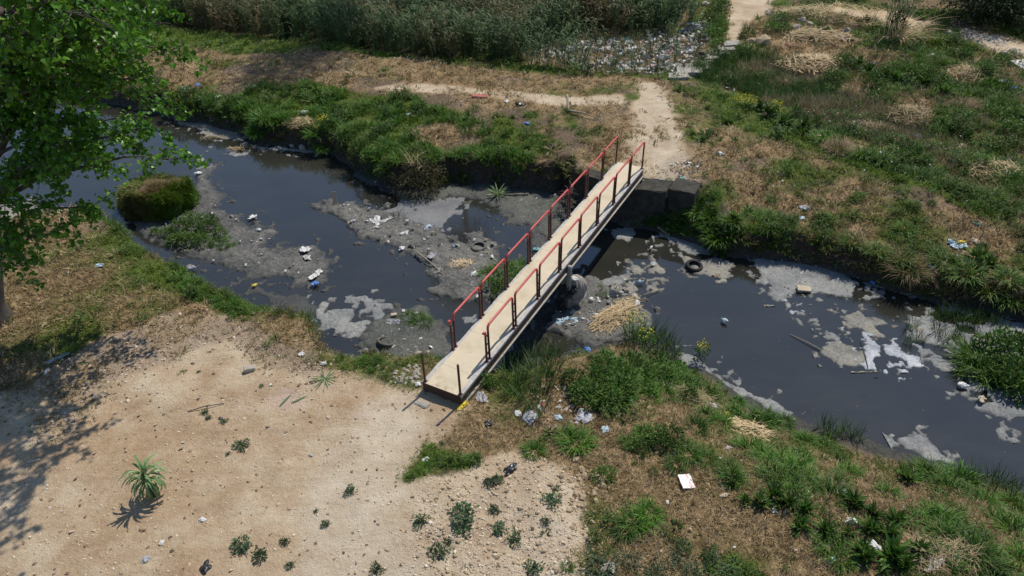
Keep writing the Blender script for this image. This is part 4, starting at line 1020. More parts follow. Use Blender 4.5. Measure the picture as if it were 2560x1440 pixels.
for poly, n, sd_, zo, ow in [(BAR_M, 700, 1, .15, True), (BAR_L, 420, 2, .11, True), (BAR_F, 160, 3, .10, True), (RAFTS[0][0], 60, 4, .04, True), (RAFTS[8][0], 60, 5, .035, True),
                             (REED_LOW, 3200, 6, .12, False), ([(960, 150), (1030, 125), (1160, 150), (1080, 170)], 160, 7, .05, False), ([(1660, 400), (1760, 380), (1770, 420), (1690, 450)], 320, 8, .03, False),
                             ([(1600, 440), (1740, 440), (1735, 475), (1600, 465)], 300, 9, .03, False), ([(2360, 590), (2460, 590), (2450, 630), (2370, 625)], 90, 10, .1, False),
                             ([(1940, 240), (2250, 300), (2230, 330), (2050, 310)], 260, 11, .25, False), ([(1700, 40), (1780, 40), (1760, 100), (1700, 100)], 240, 12, .25, False),
                             ([(1310, 960), (1450, 930), (1500, 1080), (1330, 1080)], 130, 13, .06, False), ([(1480, 980), (2560, 1200), (2560, 1440), (1600, 1440)], 90, 14, .06, False),
                             ([(420, 210), (560, 215), (540, 240), (430, 240)], 70, 15, .3, False), ([(1380, 770), (1560, 700), (1600, 740), (1560, 830), (1400, 850)], 260, 16, .2, True),
                             ([(640, 120), (1560, 200), (1560, 300), (1100, 300), (640, 240)], 130, 17, .05, False), ([(1750, 200), (2560, 100), (2560, 560), (2000, 420)], 260, 18, .3, False),
                             ([(1750, 420), (2500, 640), (2450, 600), (1850, 380)], 90, 19, .05, False), ([(0, 640), (400, 700), (900, 960), (900, 1440), (0, 1440)], 45, 20, .02, False),
                             ([(930, 780), (1080, 780), (1110, 900), (960, 900)], 60, 21, .1, True)]:
    p_, r, a_, b_ = scraps('x', poly, n, 300 + sd_, zo, '', onwater=ow)
    LT.append(np.concatenate([p_, r.lognormal(-.25, .45, (len(p_), 1))], 1))
LT = np.concatenate(LT); r = np.random.default_rng(9)
keep = ~((np.abs((LT[:, 0] + 1.393 * S) * math.cos(YAW) - (LT[:, 1] - 13.096 * S) * math.sin(YAW) - BW / 2) < .9) & (LT[:, 2] > -1))
LT = LT[keep]
scatter('litter', LT[:, :3], rot3(r, len(LT), .5), scl3(LT[:, 3]), np.zeros(len(LT)), C_LITTER, 'small scraps of plastic and paper strewn over the mud and banks')

# ------------------------------------------------------------------ single plants
def shared(name, vf, mat):
    me = mesh_np(name, vf[0], vf[1]); me.materials.append(mat); return me
T_CLUMP = [shared('grass_clump', tuft(190, .62, .25, .024, 400 + i, .75, 1.7), M_LUSH) for i in range(4)]
T_CAT = [shared('cattail_clump', tuft(46, 1.0, .26, .026, 410 + i, .3, .8, .5), M_CAT) for i in range(3)]
T_DOCK = [shared('dock_plant', cat([rosette(34, .42, .12, 420 + i, 1.1, .12), rosette(10, .3, .1, 430 + i, 1.4, .25)]), M_WEED) for i in range(3)]
T_BUSH = [shared('leafy_bush', cat([bushm(420, .42, .42, .5, .11, .45, 440 + i), stemset(7, .4, 445 + i, .12)]), M_WEED) for i in range(3)]
T_SAGE = [shared('dirt_weed', cat([bushm(170, .20, .20, .17, .075, .5, 450 + i, .1, lump=.4), stemset(6, .12, 455 + i, .05, .004)]), M_SAGE) for i in range(4)]
T_STAR = [shared('spiky_weed', rosette(16, .16, .022, 460 + i, .9), M_SAGE) for i in range(2)]
def flowers(seed, n, h, sp_):
    r = np.random.default_rng(seed); a = r.random(n) * 6.28; q = sp_ * np.sqrt(r.random(n))
    c = np.stack([q * np.cos(a), q * np.sin(a), h * r.uniform(.75, 1.08, n)], -1)
    return leafset(c, r.normal(0, 1, (n, 3)), np.array([0, 0, 1.0]) + r.normal(0, .3, (n, 3)), r.uniform(.03, .05, n), r.uniform(.03, .05, n))
rr = random.Random(21)
def plant(kind, px, py, s, label, cat_, group, on='g', tint=None, hs=1.0):
    me = rr.choice(kind); q = G(px, py) if on == 'g' else GW(px, py)
    if on == 'g' and py > 1000 and px > 1500: s = s * .86
    o = link(me.name.split('.')[0], me, loc=(q[0], q[1], q[2] - .01), rot=(rr.uniform(-.06, .06), rr.uniform(-.06, .06), rr.uniform(0, 6.28)), scale=(s, s * rr.uniform(.85, 1.15), s * hs))
    o['tint'] = float(tint if tint is not None else rr.uniform(0, .22))
    tag(o, label, cat_, group); return o
SLOPE = 'green plants on the near slope right of the bridge foot'
def many(kind, pts, label, cat_, group, on='g', s=1.0, **kw):
    out = []
    for p_ in pts:
        out.append(plant(kind, p_[0], p_[1], s * (p_[2] if len(p_) > 2 else 1) * rr.uniform(.9, 1.1), label, cat_, group, on, **kw))
    return out
many(T_CLUMP, [(1765, 1045, 1.0), (1740, 1070, .9), (1800, 1060, .8), (1905, 1055, 1.15), (1960, 1055, .7), (1830, 1035, .8), (1765, 985, .9), (1720, 975, .9), (1840, 1010, .8), (2010, 1105, .8), (2060, 1120, .7)],
     'bushy green grass clump on the crest above the near waterline', 'grass clump', 'grass clumps along the near waterline')
many(T_CLUMP, [(1870, 1130, 1.0), (1910, 1150, 1.0), (1950, 1165, 1.2), (1990, 1190, 1.2), (1960, 1210, 1.1), (2015, 1215, 1.0), (1930, 1190, 1.0), (2000, 1150, 1.0), (1985, 1245, .9)],
     'lush green grass clump in the broad green patch mid slope', 'grass clump', 'grass clumps in the broad mid slope patch')
many(T_CLUMP, [(1610, 1085, .8), (1570, 1110, .7), (1830, 1200, .9), (1820, 1170, .7), (1765, 1150, .9), (1720, 1140, .9), (1690, 1165, .8), (1440, 1110, 1.0), (1415, 1095, .8), (1620, 1290, .9), (1590, 1310, .9), (1560, 1330, .8), (1335, 1130, .7)],
     'ragged grass clump between the bare dirt and the lush slope', 'grass clump', 'grass clumps at the edge of the bare dirt')
many(T_CLUMP, [(2075, 1245, 1.1), (2120, 1190, .8), (2095, 1210, .8), (2220, 1240, .8), (2330, 1200, 1.1), (2370, 1225, 1.1), (2400, 1200, 1.0), (2300, 1185, 1.0), (2345, 1310, 1.2), (2390, 1350, 1.2), (2430, 1380, 1.2), (2350, 1345, 1.0), (2500, 1310, 1.0), (2530, 1330, 1.0), (2460, 1260, .9), (2530, 1260, .9), (2070, 1370, .9), (2100, 1400, .8), (2480, 1410, 1.0), (2550, 1410, 1.0)],
     'tall arching grass clump on the lower slope by the dock plants', 'grass clump', 'grass clumps on the lower slope')
many(T_DOCK, [(1935, 1245, 1.1), (1965, 1265, 1.0), (1900, 1260, .8), (2265, 1205, 1.0), (2130, 1265, 1.0), (2010, 1280, .9), (2060, 1330, .9), (2000, 1320, .8), (2170, 1330, .9), (2235, 1310, .9), (2220, 1340, .9), (2115, 1340, .7), (2160, 1400, 1.0), (2230, 1395, 1.2), (2290, 1385, 1.0), (2250, 1420, 1.1), (1830, 1210, .7), (1860, 1255, .6), (2180, 1290, .8), (2150, 1380, .8)],
     'broad leaved dock plant on the lower near slope', 'weed', 'dock plants on the near slope')
many(T_BUSH, [(1480, 1005, 1.2), (1520, 1015, 1.1), (1450, 990, .9), (1550, 985, 1.1), (1500, 960, 1.0), (1560, 945, 1.0), (1620, 945, 1.0), (1660, 960, 1.0), (1600, 985, 1.0), (1510, 920, 1.0), (1570, 915, 1.0), (1640, 915, 1.0), (1690, 930, .8), (1430, 955, .8), (1720, 1000, .8)],
     'dense leafy bush in the thicket by the straw heap', 'bush', 'bushes in the thicket by the straw heap', s=1.0)
many(T_CLUMP, [(1540, 1000, 1.1), (1600, 960, 1.1), (1650, 940, 1.0), (1580, 930, 1.1), (1490, 980, 1.0), (1620, 1000, 1.0), (1690, 955, 1.0), (1545, 960, 1.0), (1660, 990, .9), (1700, 985, .9)],
     'green grass clump in the thicket by the straw heap', 'grass clump', 'grass clumps in the thicket by the straw heap')
many(T_BUSH, [(1640, 1105, .9), (1680, 1100, .9), (1660, 1120, .8), (1600, 1120, .7), (1510, 1195, .7)], 'leafy bush with grey green leaves beside the bare patch on the slope', 'bush', 'grey green bushes above the white sheet', tint=.12)
T_LOW = [shared('low_bush', cat([bushm(300, .42, .42, .40, .10, .4, 446 + i, .2, lump=.6), stemset(7, .3, 448 + i, .12)]), M_SAGE) for i in range(2)]
many(T_LOW, [(1500, 1425, .9), (1575, 1405, .7), (1640, 1435, .9), (1690, 1400, .8), (1730, 1435, .8), (1775, 1400, .8), (1820, 1435, .7), (1700, 1365, .6)], 'low grey green bush in the patch at the foot of the dirt slope', 'bush', 'low bushes at the foot of the dirt slope', hs=.7)
many(T_CAT, [(1630, 850, 1.0), (1655, 860, .9), (1600, 850, .9), (1670, 885, .8), (1690, 895, .7), (1575, 850, .9)], 'cattail clump on the point between straw heap and open water', 'cattail', 'cattails on the point')
many(T_CAT, [(2080, 1085, .7), (2115, 1090, .8), (2140, 1095, .7), (2060, 1075, .7)], 'cattail clump standing in the scum rim of the near shore', 'cattail', 'cattails in the near scum rim')
many(T_CAT, [(2400, 1195, .7), (2440, 1200, .8), (2480, 1215, .8), (2510, 1215, .7), (2420, 1215, .7), (2550, 1240, .8), (2540, 1260, .7)], 'windswept cattail clump at the downstream end of the near shore', 'cattail', 'cattails downstream on the near shore')
many(T_CAT, [(1275, 945, .8), (1300, 925, .9), (1330, 905, .9), (1360, 890, .8), (1310, 960, .8), (1345, 940, .9), (1380, 920, .8), (1290, 990, .7), (1325, 1010, .8), (1360, 1000, .8), (1340, 1040, .7), (1370, 960, .8), (1265, 925, .7), (1390, 890, .7)], 'cattail clump in the gully beside the near end of the bridge', 'cattail', 'cattails in the gully', tint=.18)
many(T_CAT, [(2275, 820, .55), (2270, 855, .5), (2300, 850, .55), (2340, 830, .6), (2350, 800, .65), (2370, 790, .65), (2390, 800, .65), (2400, 830, .6), (2380, 850, .55), (2420, 800, .6), (2440, 810, .6), (2460, 800, .6), (2330, 790, .5), (2490, 815, .6), (2360, 850, .5), (2410, 780, .5)],
     'thin cattail clump rooted in the grey mud shelf', 'cattail', 'cattails on the mud shelf', on='w')
# the big bush on the mud shelf
for i, (a, b, s_) in enumerate([(2440, 900, 1.7), (2500, 890, 1.8), (2550, 900, 1.8), (2470, 940, 1.6), (2520, 960, 1.7), (2570, 950, 1.6), (2430, 930, 1.2), (2550, 985, 1.2)]):
    plant(T_BUSH if i % 3 else T_CLUMP, a, b, s_ * .95, 'large spreading bush on the mud shelf downstream', 'bush', 'bushes massed on the mud shelf', on='w')
# island of weeds below the hummock
many(T_BUSH, [(420, 590, .8), (450, 575, 1.0), (490, 570, 1.1), (520, 575, 1.0), (470, 610, 1.0), (510, 610, 1.0), (440, 610, .8), (550, 590, .8), (390, 585, .6), (480, 550, .8), (530, 555, .7)], 'green weed bush on the mud island below the turf hummock', 'bush', 'weeds on the mud island', on='w', s=.95)
many(T_CLUMP, [(500, 590, .8), (460, 595, .8), (540, 610, .7), (560, 620, .6), (580, 615, .5), (505, 545, .5), (570, 600, .5)], 'grass clump on the mud island below the turf hummock', 'grass clump', 'grass on the mud island', on='w', s=.9)
many(T_CLUMP, [(1220, 690, .8), (1255, 680, 1.0), (1285, 680, .9), (1300, 670, .8)], 'grass clump on the mud bar showing through the railings', 'grass clump', 'grass on the mid stream bar', on='w')
many(T_BUSH, [(1230, 720, .8), (1255, 725, .8), (1280, 710, .7), (1245, 745, .6)], 'leafy bush on the mud bar showing through the railings', 'bush', 'bushes on the mid stream bar', on='w')
many(T_CLUMP, [(1020, 800, .75), (1045, 800, .8), (1060, 810, .7), (1000, 812, .4)], 'grass clump on the wet mud near the half sunken tyre', 'grass clump', 'grass by the half sunken tyre', on='w')
many(T_BUSH, [(1505, 745, .55), (1500, 725, .5)], 'round creeping weed on the mud heap by the support post', 'weed', 'weeds on the mud heap', on='w', hs=.7)
many(T_CLUMP, [(1445, 765, .55), (1455, 750, .4)], 'mossy grass clump leaning on the wrapped bundle', 'grass clump', 'grass by the wrapped bundle', on='w', tint=.4)
# near left bank fringe
many(T_CLUMP, [(430, 690, .45), (450, 695, .5), (480, 710, .5), (510, 730, .55), (540, 745, .55), (560, 755, .6), (580, 770, .6), (500, 722, .4), (525, 738, .45)], 'bright green grass clump along the rim of the left turf bank', 'grass clump', 'grass fringe on the left turf bank')
many(T_CLUMP, [(620, 775, .55), (650, 778, .55), (600, 780, .5), (635, 780, .45)], 'stiff grass clump at the notch of the left bank', 'grass clump', 'grass at the notch of the left bank', tint=.2)
many(T_CLUMP, [(905, 905, .4), (925, 908, .45), (945, 905, .4), (850, 897, .35)], 'small grass clump on the bank edge by the half sunken tyre', 'grass clump', 'grass on the bank edge')
many(T_BUSH, [(1215, 955, .5), (1228, 965, .4)], 'small green weed at the foot of the bridge girder', 'weed', 'weeds at the foot of the bridge')
# far bank
many(T_CLUMP, [(640, 330, 1.2), (670, 335, 1.3), (700, 340, 1.2), (720, 330, 1.0), (660, 305, 1.0), (790, 330, 1.1), (805, 345, 1.1), (770, 310, .8), (880, 330, 1.0), (900, 320, 1.0), (860, 345, 1.0), (930, 350, .9), (1000, 400, 1.0), (960, 375, 1.0), (1080, 390, 1.0), (1150, 395, 1.0), (1210, 400, 1.0), (1270, 410, .9), (1320, 415, .8), (1180, 380, .8), (1060, 370, .9), (570, 300, .9), (520, 285, .8), (470, 270, .8), (610, 320, .9)],
     'dark green grass clump on the far bank edge upstream of the bridge', 'grass clump', 'grass clumps on the far bank upstream')
many(T_BUSH, [(440, 260, 1.2), (490, 280, 1.2), (540, 295, 1.2), (590, 300, 1.0), (410, 255, 1.0), (740, 350, .9), (830, 355, 1.0), (900, 380, 1.1), (930, 395, 1.1), (960, 410, 1.0), (1230, 400, .9), (1160, 410, .9), (1290, 420, .7), (460, 235, .9), (870, 375, 1.0), (1100, 410, .9)],
     'leafy bush on the far bank edge upstream of the bridge', 'bush', 'bushes on the far bank upstream')
many(T_CLUMP, [(1750, 535, 1.0), (1780, 545, 1.1), (1800, 570, 1.2), (1770, 575, 1.1), (1820, 600, 1.0), (1790, 605, 1.0), (1880, 540, .9), (1910, 545, 1.0), (1940, 555, 1.0), (1965, 565, .9), (1920, 575, .8)], 'green grass clump on the far bank beside the wall block', 'grass clump', 'grass clumps by the wall block')
many(T_DOCK, [(1740, 545, 1.1), (1760, 560, 1.0), (1690, 580, .9), (1820, 620, 1.1), (1835, 550, .9), (1800, 625, 1.0), (2030, 640, .8), (2310, 690, .9), (2440, 650, 1.2), (2470, 665, 1.0), (2380, 660, .8)], 'broad leaved weed hanging on the far bank downstream', 'weed', 'broad leaved weeds on the far bank')
many(T_CLUMP, [(2130, 610, .9), (2190, 630, .9), (2250, 650, 1.0), (2360, 660, 1.1), (2410, 690, 1.2), (2430, 680, 1.1), (2470, 710, 1.2), (2530, 730, 1.1), (2520, 700, 1.0), (2560, 760, 1.0), (2060, 620, .7), (2340, 640, .9), (2270, 680, 1.3)], 'grass clump along the downstream rim of the far bank', 'grass clump', 'grass clumps on the downstream rim', tint=.25)
many(T_CLUMP, [(2145, 495, .6), (2130, 500, .5), (2260, 575, .8), (2150, 490, .5), (2285, 512, .5), (2330, 510, .4), (1930, 500, .5)], 'small grass tuft alone in the dry meadow', 'grass clump', 'lone tufts in the dry meadow', tint=.25)
many(T_BUSH, [(1790, 40), (1800, 70), (1785, 95), (1800, 20), (1775, 60), (1795, 112, .7)], 'bright green bush along the far path', 'bush', 'bushes along the far path', s=1.3)
many(T_BUSH, [(1930, 78, .8), (1960, 82, .8), (1870, 92, .8), (2110, 165), (2125, 178, .9), (2230, 185), (2260, 192), (2290, 197), (2330, 203), (2200, 200), (2180, 217), (2350, 218), (2080, 207), (2060, 217, .8), (2500, 165), (2450, 182), (2480, 300), (2540, 300), (2400, 330), (2530, 335), (2300, 170, .8), (2410, 150, .8)],
     'dark leafy bush in the overgrown waste ground', 'bush', 'bushes in the waste ground', s=1.25)
many(T_DOCK, [(1920, 290), (1940, 283), (1960, 318), (2010, 325), (2040, 320), (1985, 292), (1900, 275, .9), (2170, 185), (2145, 165), (2240, 205), (2310, 215), (2360, 240)], 'broad leaved weed on the rim of the cattail bed', 'weed', 'broad leaved weeds by the cattail bed', s=1.3)
many(T_CLUMP, [(2230, 420), (2290, 440), (2330, 440), (2380, 470), (2430, 490), (2480, 500), (2200, 400), (2150, 390), (2520, 520), (2410, 400), (2460, 420), (2300, 400), (2060, 350), (2000, 330)], 'green grass clump on the strip between meadow and waste ground', 'grass clump', 'grass clumps on the green strip', s=1.1)
many(T_BUSH, [(1640, 505, .7), (1650, 545, .8), (1625, 560, .6), (1690, 560, .8), (1720, 545, .8), (1670, 575, .7)], 'dark leafy weed growing on the walls by the far end of the bridge', 'weed', 'weeds on the far walls')
# brown tussocks
t1 = tuft(420, .75, .30, .012, 480, .9, 1.2); TUS = shared('brown_tussock', t1, M_STRAW)
q = G(2095, 375); o = link('brown_tussock', TUS, loc=q - [0, 0, .02], scale=(1.1, 1.1, 1.0)); o['tint'] = .9; tag(o, 'round brown dead grass tussock at the rim of the green strip', 'tussock')
q = G(2270, 680); o = link('brown_tussock', TUS, loc=q - [0, 0, .02], scale=(1.2, 1.2, 1.1)); o['tint'] = .95; tag(o, 'dark brown grass tussock hanging over the downstream bank', 'tussock')
q = G(2410, 268); o = link('brown_tussock', TUS, loc=q - [0, 0, .02], scale=(1.4, 1.2, .8)); o['tint'] = 1.0; tag(o, 'brown grass mound among the waste ground litter', 'tussock')
# olive brown bush on the far bank
bb = empty('brown_bush', GW(1050, 478)); tag(bb, 'large olive brown bush leaning over the wet mud from the far bank', 'bush')
M_OLIVE = veg('olive_brown_leaves', (.055, .06, .02), (.12, .115, .04), (.26, .19, .09))
link('foliage', shared('foliage', bushm(2600, 1.15, 1.0, 1.75, .13, .3, 490, .35, -1.2, .3), M_OLIVE), None, bb)['tint'] = .25
link('stem', shared('stem', stemset(18, 1.3, 491, .35, .02), M_BARK), None, bb)
dr = np.random.default_rng(5); nb_ = 26
link('dry_shoot', shared('dry_shoot', blades(np.stack([dr.normal(.0, .2, nb_), dr.normal(0, .2, nb_), np.full(nb_, 1.3)], -1), dr.random(nb_) * 6.28, dr.uniform(.1, .8, nb_), dr.uniform(.4, .95, nb_), np.full(nb_, .016), dr.uniform(.2, 1.4, nb_), dr), M_STRAW), None, bb)
# flowering mustard
def mustard(px, py, h, label, on='g', s=1.0, nf=60):
    q = G(px, py) if on == 'g' else GW(px, py)
    e = empty('flowering_mustard', q); tag(e, label, 'flower', 'yellow flowering plants')
    link('foliage', shared('foliage', weedm(8, h, 150, .12, .045, int(px), .22 * s), M_WEED), None, e)
    link('flower', shared('flower', flowers(int(px) + 1, nf, h, .25 * s), M_FLOWER), None, e)['kind'] = 'stuff'
mustard(1585, 855, 1.15, 'tall yellow flowering weed at the end of the straw heap', s=1.2, nf=90)
mustard(1610, 880, .9, 'yellow flowering weed behind the straw heap', s=1.0, nf=40)
mustard(1750, 905, .75, 'spindly yellow flowering weed leaning over the near waterline', s=.8, nf=50)
mustard(810, 325, .7, 'yellow flowering weed on the far bank edge', s=1.2, nf=110)
mustard(1930, 290, .7, 'yellow flowering weed beside the cattail bed', s=1.4, nf=90)
mustard(1860, 268, .5, 'patch of bright yellow flowers on the green strip', s=2.2, nf=260)
mustard(1955, 305, .6, 'yellow flowers at the edge of the dry stalks', s=1.3, nf=50)
# weeds on the dirt
many(T_SAGE, [(605, 1117, .9), (512, 1032, .5), (521, 1046, .45), (560, 1055, .45), (1160, 1290, 1.5), (1157, 1325, 1.1), (1235, 1278, .8), (1246, 1326, .9), (1284, 1352, .85), (1052, 1304, .8), (1095, 1385, .95), (1122, 1358, .55), (1380, 1255, .95), (1365, 1305, .6), (605, 1368, 1.0), (650, 1392, .9), (712, 1357, .6), (876, 1230, .7), (815, 1312, .55), (1335, 1425, 1.0), (790, 1279, .35), (1225, 1208, .9), (1245, 1200, .8), (570, 1135, .3), (726, 1415, .5), (655, 965, .4), (497, 930, .3), (1105, 1110, .4), (940, 1425, .7), (1390, 1225, .5)],
     'small grey green weed growing out of the bare dirt', 'weed', 'small weeds on the bare dirt')
many(T_STAR, [(1362, 1338, 1.0), (1292, 1326, 1.0), (1130, 1380, .8), (455, 933, .8), (1170, 1415, .7), (1665, 1345, 1.2)], 'spiky bluish thistle seedling on the dirt', 'weed', 'thistle seedlings on the dirt', tint=.05)
many(T_CLUMP, [(1418, 1418, .35), (1040, 1185, .3), (1065, 1170, .35), (1090, 1155, .35), (1120, 1160, .4), (1150, 1160, .4), (1180, 1150, .35), (1025, 1197, .25)], 'low green grass tuft at the edge of the trodden dirt', 'grass clump', 'low tufts at the edge of the trodden dirt', tint=.2)

# yucca seedling: every leaf a part
def yucca(name, loc, n, L, W, label, h, seed, e0, e1, droop):
    root = empty(name, loc); tag(root, label, 'yucca')
    r = random.Random(seed)
    if h > .05: MB().tube([(0, 0, -.06), (.01, 0, h * .5), (0, .01, h + .03)], [.05, .045, .035], 8).build('stem', M_BARK, root, True)
    k = 7; V = []; ts = np.linspace(0, 1, k); x = 0; z = 0; an = 0
    for i, t in enumerate(ts):
        w = W * .5 * (.55 + .9 * t) if t < .5 else W * .5 * (1 - (t - .5) ** 1.6 * 3.0)
        w = max(w, .003)
        V += [(x, -w, z + w * .35), (x, 0, z), (x, w, z + w * .35)]
        an = -droop * t; x += L / (k - 1) * math.cos(an); z += L / (k - 1) * math.sin(an)
    Fc = []
    for i in range(k - 1):
        a = i * 3; Fc += [[a, a + 3, a + 4, a + 1], [a + 1, a + 4, a + 5, a + 2]]
    me = bpy.data.meshes.new('leaf'); me.from_pydata(V, [], Fc); me.update(); me.materials.append(M_YUC)
    for i in range(n):
        t = i / (n - 1)
        e = e0 + (e1 - e0) * t + r.uniform(-.12, .12); az = i * 2.39996 + r.uniform(-.2, .2); s_ = r.uniform(.8, 1.1)
        o = link('leaf', me, None, root, loc=(.02 * math.cos(az), .02 * math.sin(az), h * (.55 + .45 * t)), rot=(0, -e, az), scale=s_)
        o['tint'] = r.uniform(0, .2)
    return root
M_YUC = veg('yucca_leaves', (.10, .17, .06), (.17, .25, .10), (.4, .38, .2), transl=.2, rough=.4)
yucca('yucca', G(388, 1240), 50, .62, .062, 'young yucca with drooping striped leaves alone on the dirt', .85, 3, -.6, 1.3, 2.35)
yucca('uprooted_yucca', GW(1245, 488, ZW + .12), 26, .55, .055, 'uprooted yucca lying on the wet mud by the far bank', .05, 4, .1, .9, .4)
a = GW(1262, 487, ZW + .14); b = GW(1322, 484, ZW + .16)
tag(MB().tube([a, (a + b) / 2, b], [.035, .03, .025], 8).build('yucca_stalk', M_WOOD, None, True), 'pale straight stalk beside the uprooted yucca', 'stalk')
yucca('fallen_yucca', G(812, 948) + [0, 0, .03], 16, .38, .032, 'cut yellow green yucca leaves lying near the bank edge', .0, 6, -.03, .22, .1)
for px_, py_, rz_, lab in [(716, 1000, 1.1, 'single pale cut yucca leaf pointing to the stream'), (752, 998, .6, 'single pale cut yucca leaf lying askew on the dirt'), (700, 1010, 1.0, 'single cut yucca leaf beside the pink gravel')][:2]:
    v, f = blades(np.array([[-.25, 0, .0]]), np.array([0.0]), np.array([1.53]), np.array([.5]), np.array([.05]), np.array([.06]), np.random.default_rng(1), np.array([0.0]))
    tag(link('yucca_leaf', shared('yucca_leaf', (v, f), M_YUC), loc=G(px_, py_) + [0, 0, .03], rot=(0, 0, rz_)), lab, 'leaf')

# ------------------------------------------------------------------ turf hummock in the stream
hc = P(402, 522, ZW)
hum = empty('turf_hummock', hc); tag(hum, 'steep sided turf hummock standing in the stream', 'hummock')
nu, nv = 56, 26; V = []
for j in range(nv + 1):
    for i in range(nu):
        a = 2 * math.pi * i / nu; t = j / nv
        if t < .6: rad = 1.0 - .04 * (t / .6) + .05 * math.sin(t / .6 * math.pi); z = -.15 + 1.1 * (t / .6)
        else:
            ph = (t - .6) / .4 * math.pi / 2; rad = .96 * math.cos(ph) ** .6; z = .95 + .28 * math.sin(ph)
        ex = (abs(math.cos(a)) ** 3 + abs(math.sin(a)) ** 3) ** (-1 / 3)
        V.append((rad * ex ** .25 * 1.42 * math.cos(a) + .16 * math.sin(2 * a), rad * ex ** .25 * 1.0 * math.sin(a), z * (.92 + .12 * math.cos(a + .5))))
V = np.array(V); n_ = fbm(V[:, 0] + 5 + V[:, 2], V[:, 1] + 3 - V[:, 2], .8, 3, 8) - .5; V[:, :2] *= (1 + .75 * n_ - .10 * np.clip(V[:, 2], 0, 1))[:, None]; V[:, 2] += .6 * n_ * np.clip(V[:, 2], 0, 1); V[:, 2] *= .95
Fc = np.array([[j * nu + i, j * nu + (i + 1) % nu, (j + 1) * nu + (i + 1) % nu, (j + 1) * nu + i] for j in range(nv) for i in range(nu)])
M_HUM = simple('hummock_earth', (.20, .135, .06), 1, .6, 5, bmp=.8, col2=(.07, .055, .025))
link('earth', mesh_np('earth', V, Fc, True), M_HUM, hum)
r = np.random.default_rng(14); n = 5200; ii = r.integers(0, len(Fc), n); w = r.dirichlet([1, 1, 1, 1], n); pp = (V[Fc[ii]] * w[..., None]).sum(1)
nz = pp[:, 2] / 1.2; az = np.arctan2(pp[:, 1], pp[:, 0]); side = pp[:, 2] < .98
keep = (pp[:, 2] > .05); pp = pp[keep]; az = az[keep]; side = side[keep]; nn = len(pp)
tilt = np.where(side, 1.75, .25) + r.normal(0, .2, nn)
ro = np.stack([np.zeros(nn), tilt, az], -1)
tn_ = np.clip(np.where(side, .5, 1.0) - .6 * sstep(.3, 1.1, pp[:, 0] - .3 * pp[:, 1]) + r.normal(0, .14, nn), 0, 1)
pk = r.random(nn) < .16
scatter('hummock_thatch', pp[pk] - [0, 0, .03], np.stack([np.zeros(nn), tilt + .15, az], -1)[pk], scl3(np.where(side, .85, .45) * r.uniform(.5, 1.2, nn))[pk], np.clip(tn_ + .1, 0, 1)[pk], C_TALL, 'long grass hanging down the hummock', parent=hum)
scatter('hummock_grass', pp, ro, scl3(np.where(side, 1.9, 1.0) * r.uniform(.5, 1.2, nn)), tn_, C_TURF, 'thick grass thatch on the hummock', parent=hum)
for (dx, dy, z_, s_, t_) in [(1.0, -.3, .8, .55, .1), (.75, -.65, .75, .5, .25), (-.9, -.5, .8, .5, .5), (.1, -.8, .8, .5, .5), (.9, .4, .9, .55, .1), (-.5, -.75, .75, .45, .6), (-1.1, .2, .8, .5, .4), (.45, .1, 1.0, .4, .7)]:
    o = link('grass_clump', rr.choice(T_CLUMP), loc=(hc[0] + dx, hc[1] + dy, hc[2] + z_), rot=(0, 0, rr.uniform(0, 6)), scale=s_); o['tint'] = t_
    tag(o, 'ragged grass clump sprouting from the turf hummock', 'grass clump', 'grass clumps on the hummock')

# ------------------------------------------------------------------ tyres
def tyre_mesh(name, R, r_in, w):
    prof = [(r_in, -w * .30), (r_in + .02, -w * .45), (R * .86, -w * .5), (R * .96, -w * .42), (R, -w * .28), (R, w * .28), (R * .96, w * .42), (R * .86, w * .5), (r_in + .02, w * .45), (r_in, w * .30), (r_in + .04, w * .25), (R * .88, w * .3), (R * .9, 0), (R * .88, -w * .3), (r_in + .04, -w * .25)]
    n = 36; V = []; m = len(prof)
    for i in range(n):
        a = 2 * math.pi * i / n; tr = 1.0 + (.012 if i % 2 else 0)
        for (q, z) in prof:
            s = tr if q > R * .95 else 1; V.append((q * s * math.cos(a), q * s * math.sin(a), z))
    Fc = np.array([[i * m + j, ((i + 1) % n) * m + j, ((i + 1) % n) * m + (j + 1) % m, i * m + (j + 1) % m] for i in range(n) for j in range(m)])
    me = mesh_np(name, np.array(V), Fc, True); return me
o = link('tyre', tyre_mesh('tyre', .31, .19, .19), M_RUBBER, loc=GW(1735, 666, ZW + .06), rot=(.12, .1, 0)); tag(o, 'black car tyre floating in the stream', 'tyre')
o = link('tyre', tyre_mesh('tyre', .30, .215, .17), M_RUBBER_DUSTY, loc=GW(966, 856, ZW + .10), rot=(-.25, .2, 0)); tag(o, 'mud coated tyre half sunk by the near bank', 'tyre')
o = link('tyre', tyre_mesh('tyre', .30, .2, .16), M_RUBBER_DUSTY, loc=GW(1197, 618, ZW + .115), rot=(.05, -.04, 0)); tag(o, 'grey tyre buried in the mid stream mud bar', 'tyre')
o = link('tyre', tyre_mesh('tyre', .32, .19, .2), M_RUBBER, loc=G(1752, 143) + [0, 0, .08], rot=(.2, .1, 0)); tag(o, 'dark tyre lying beside the stepping stones', 'tyre')

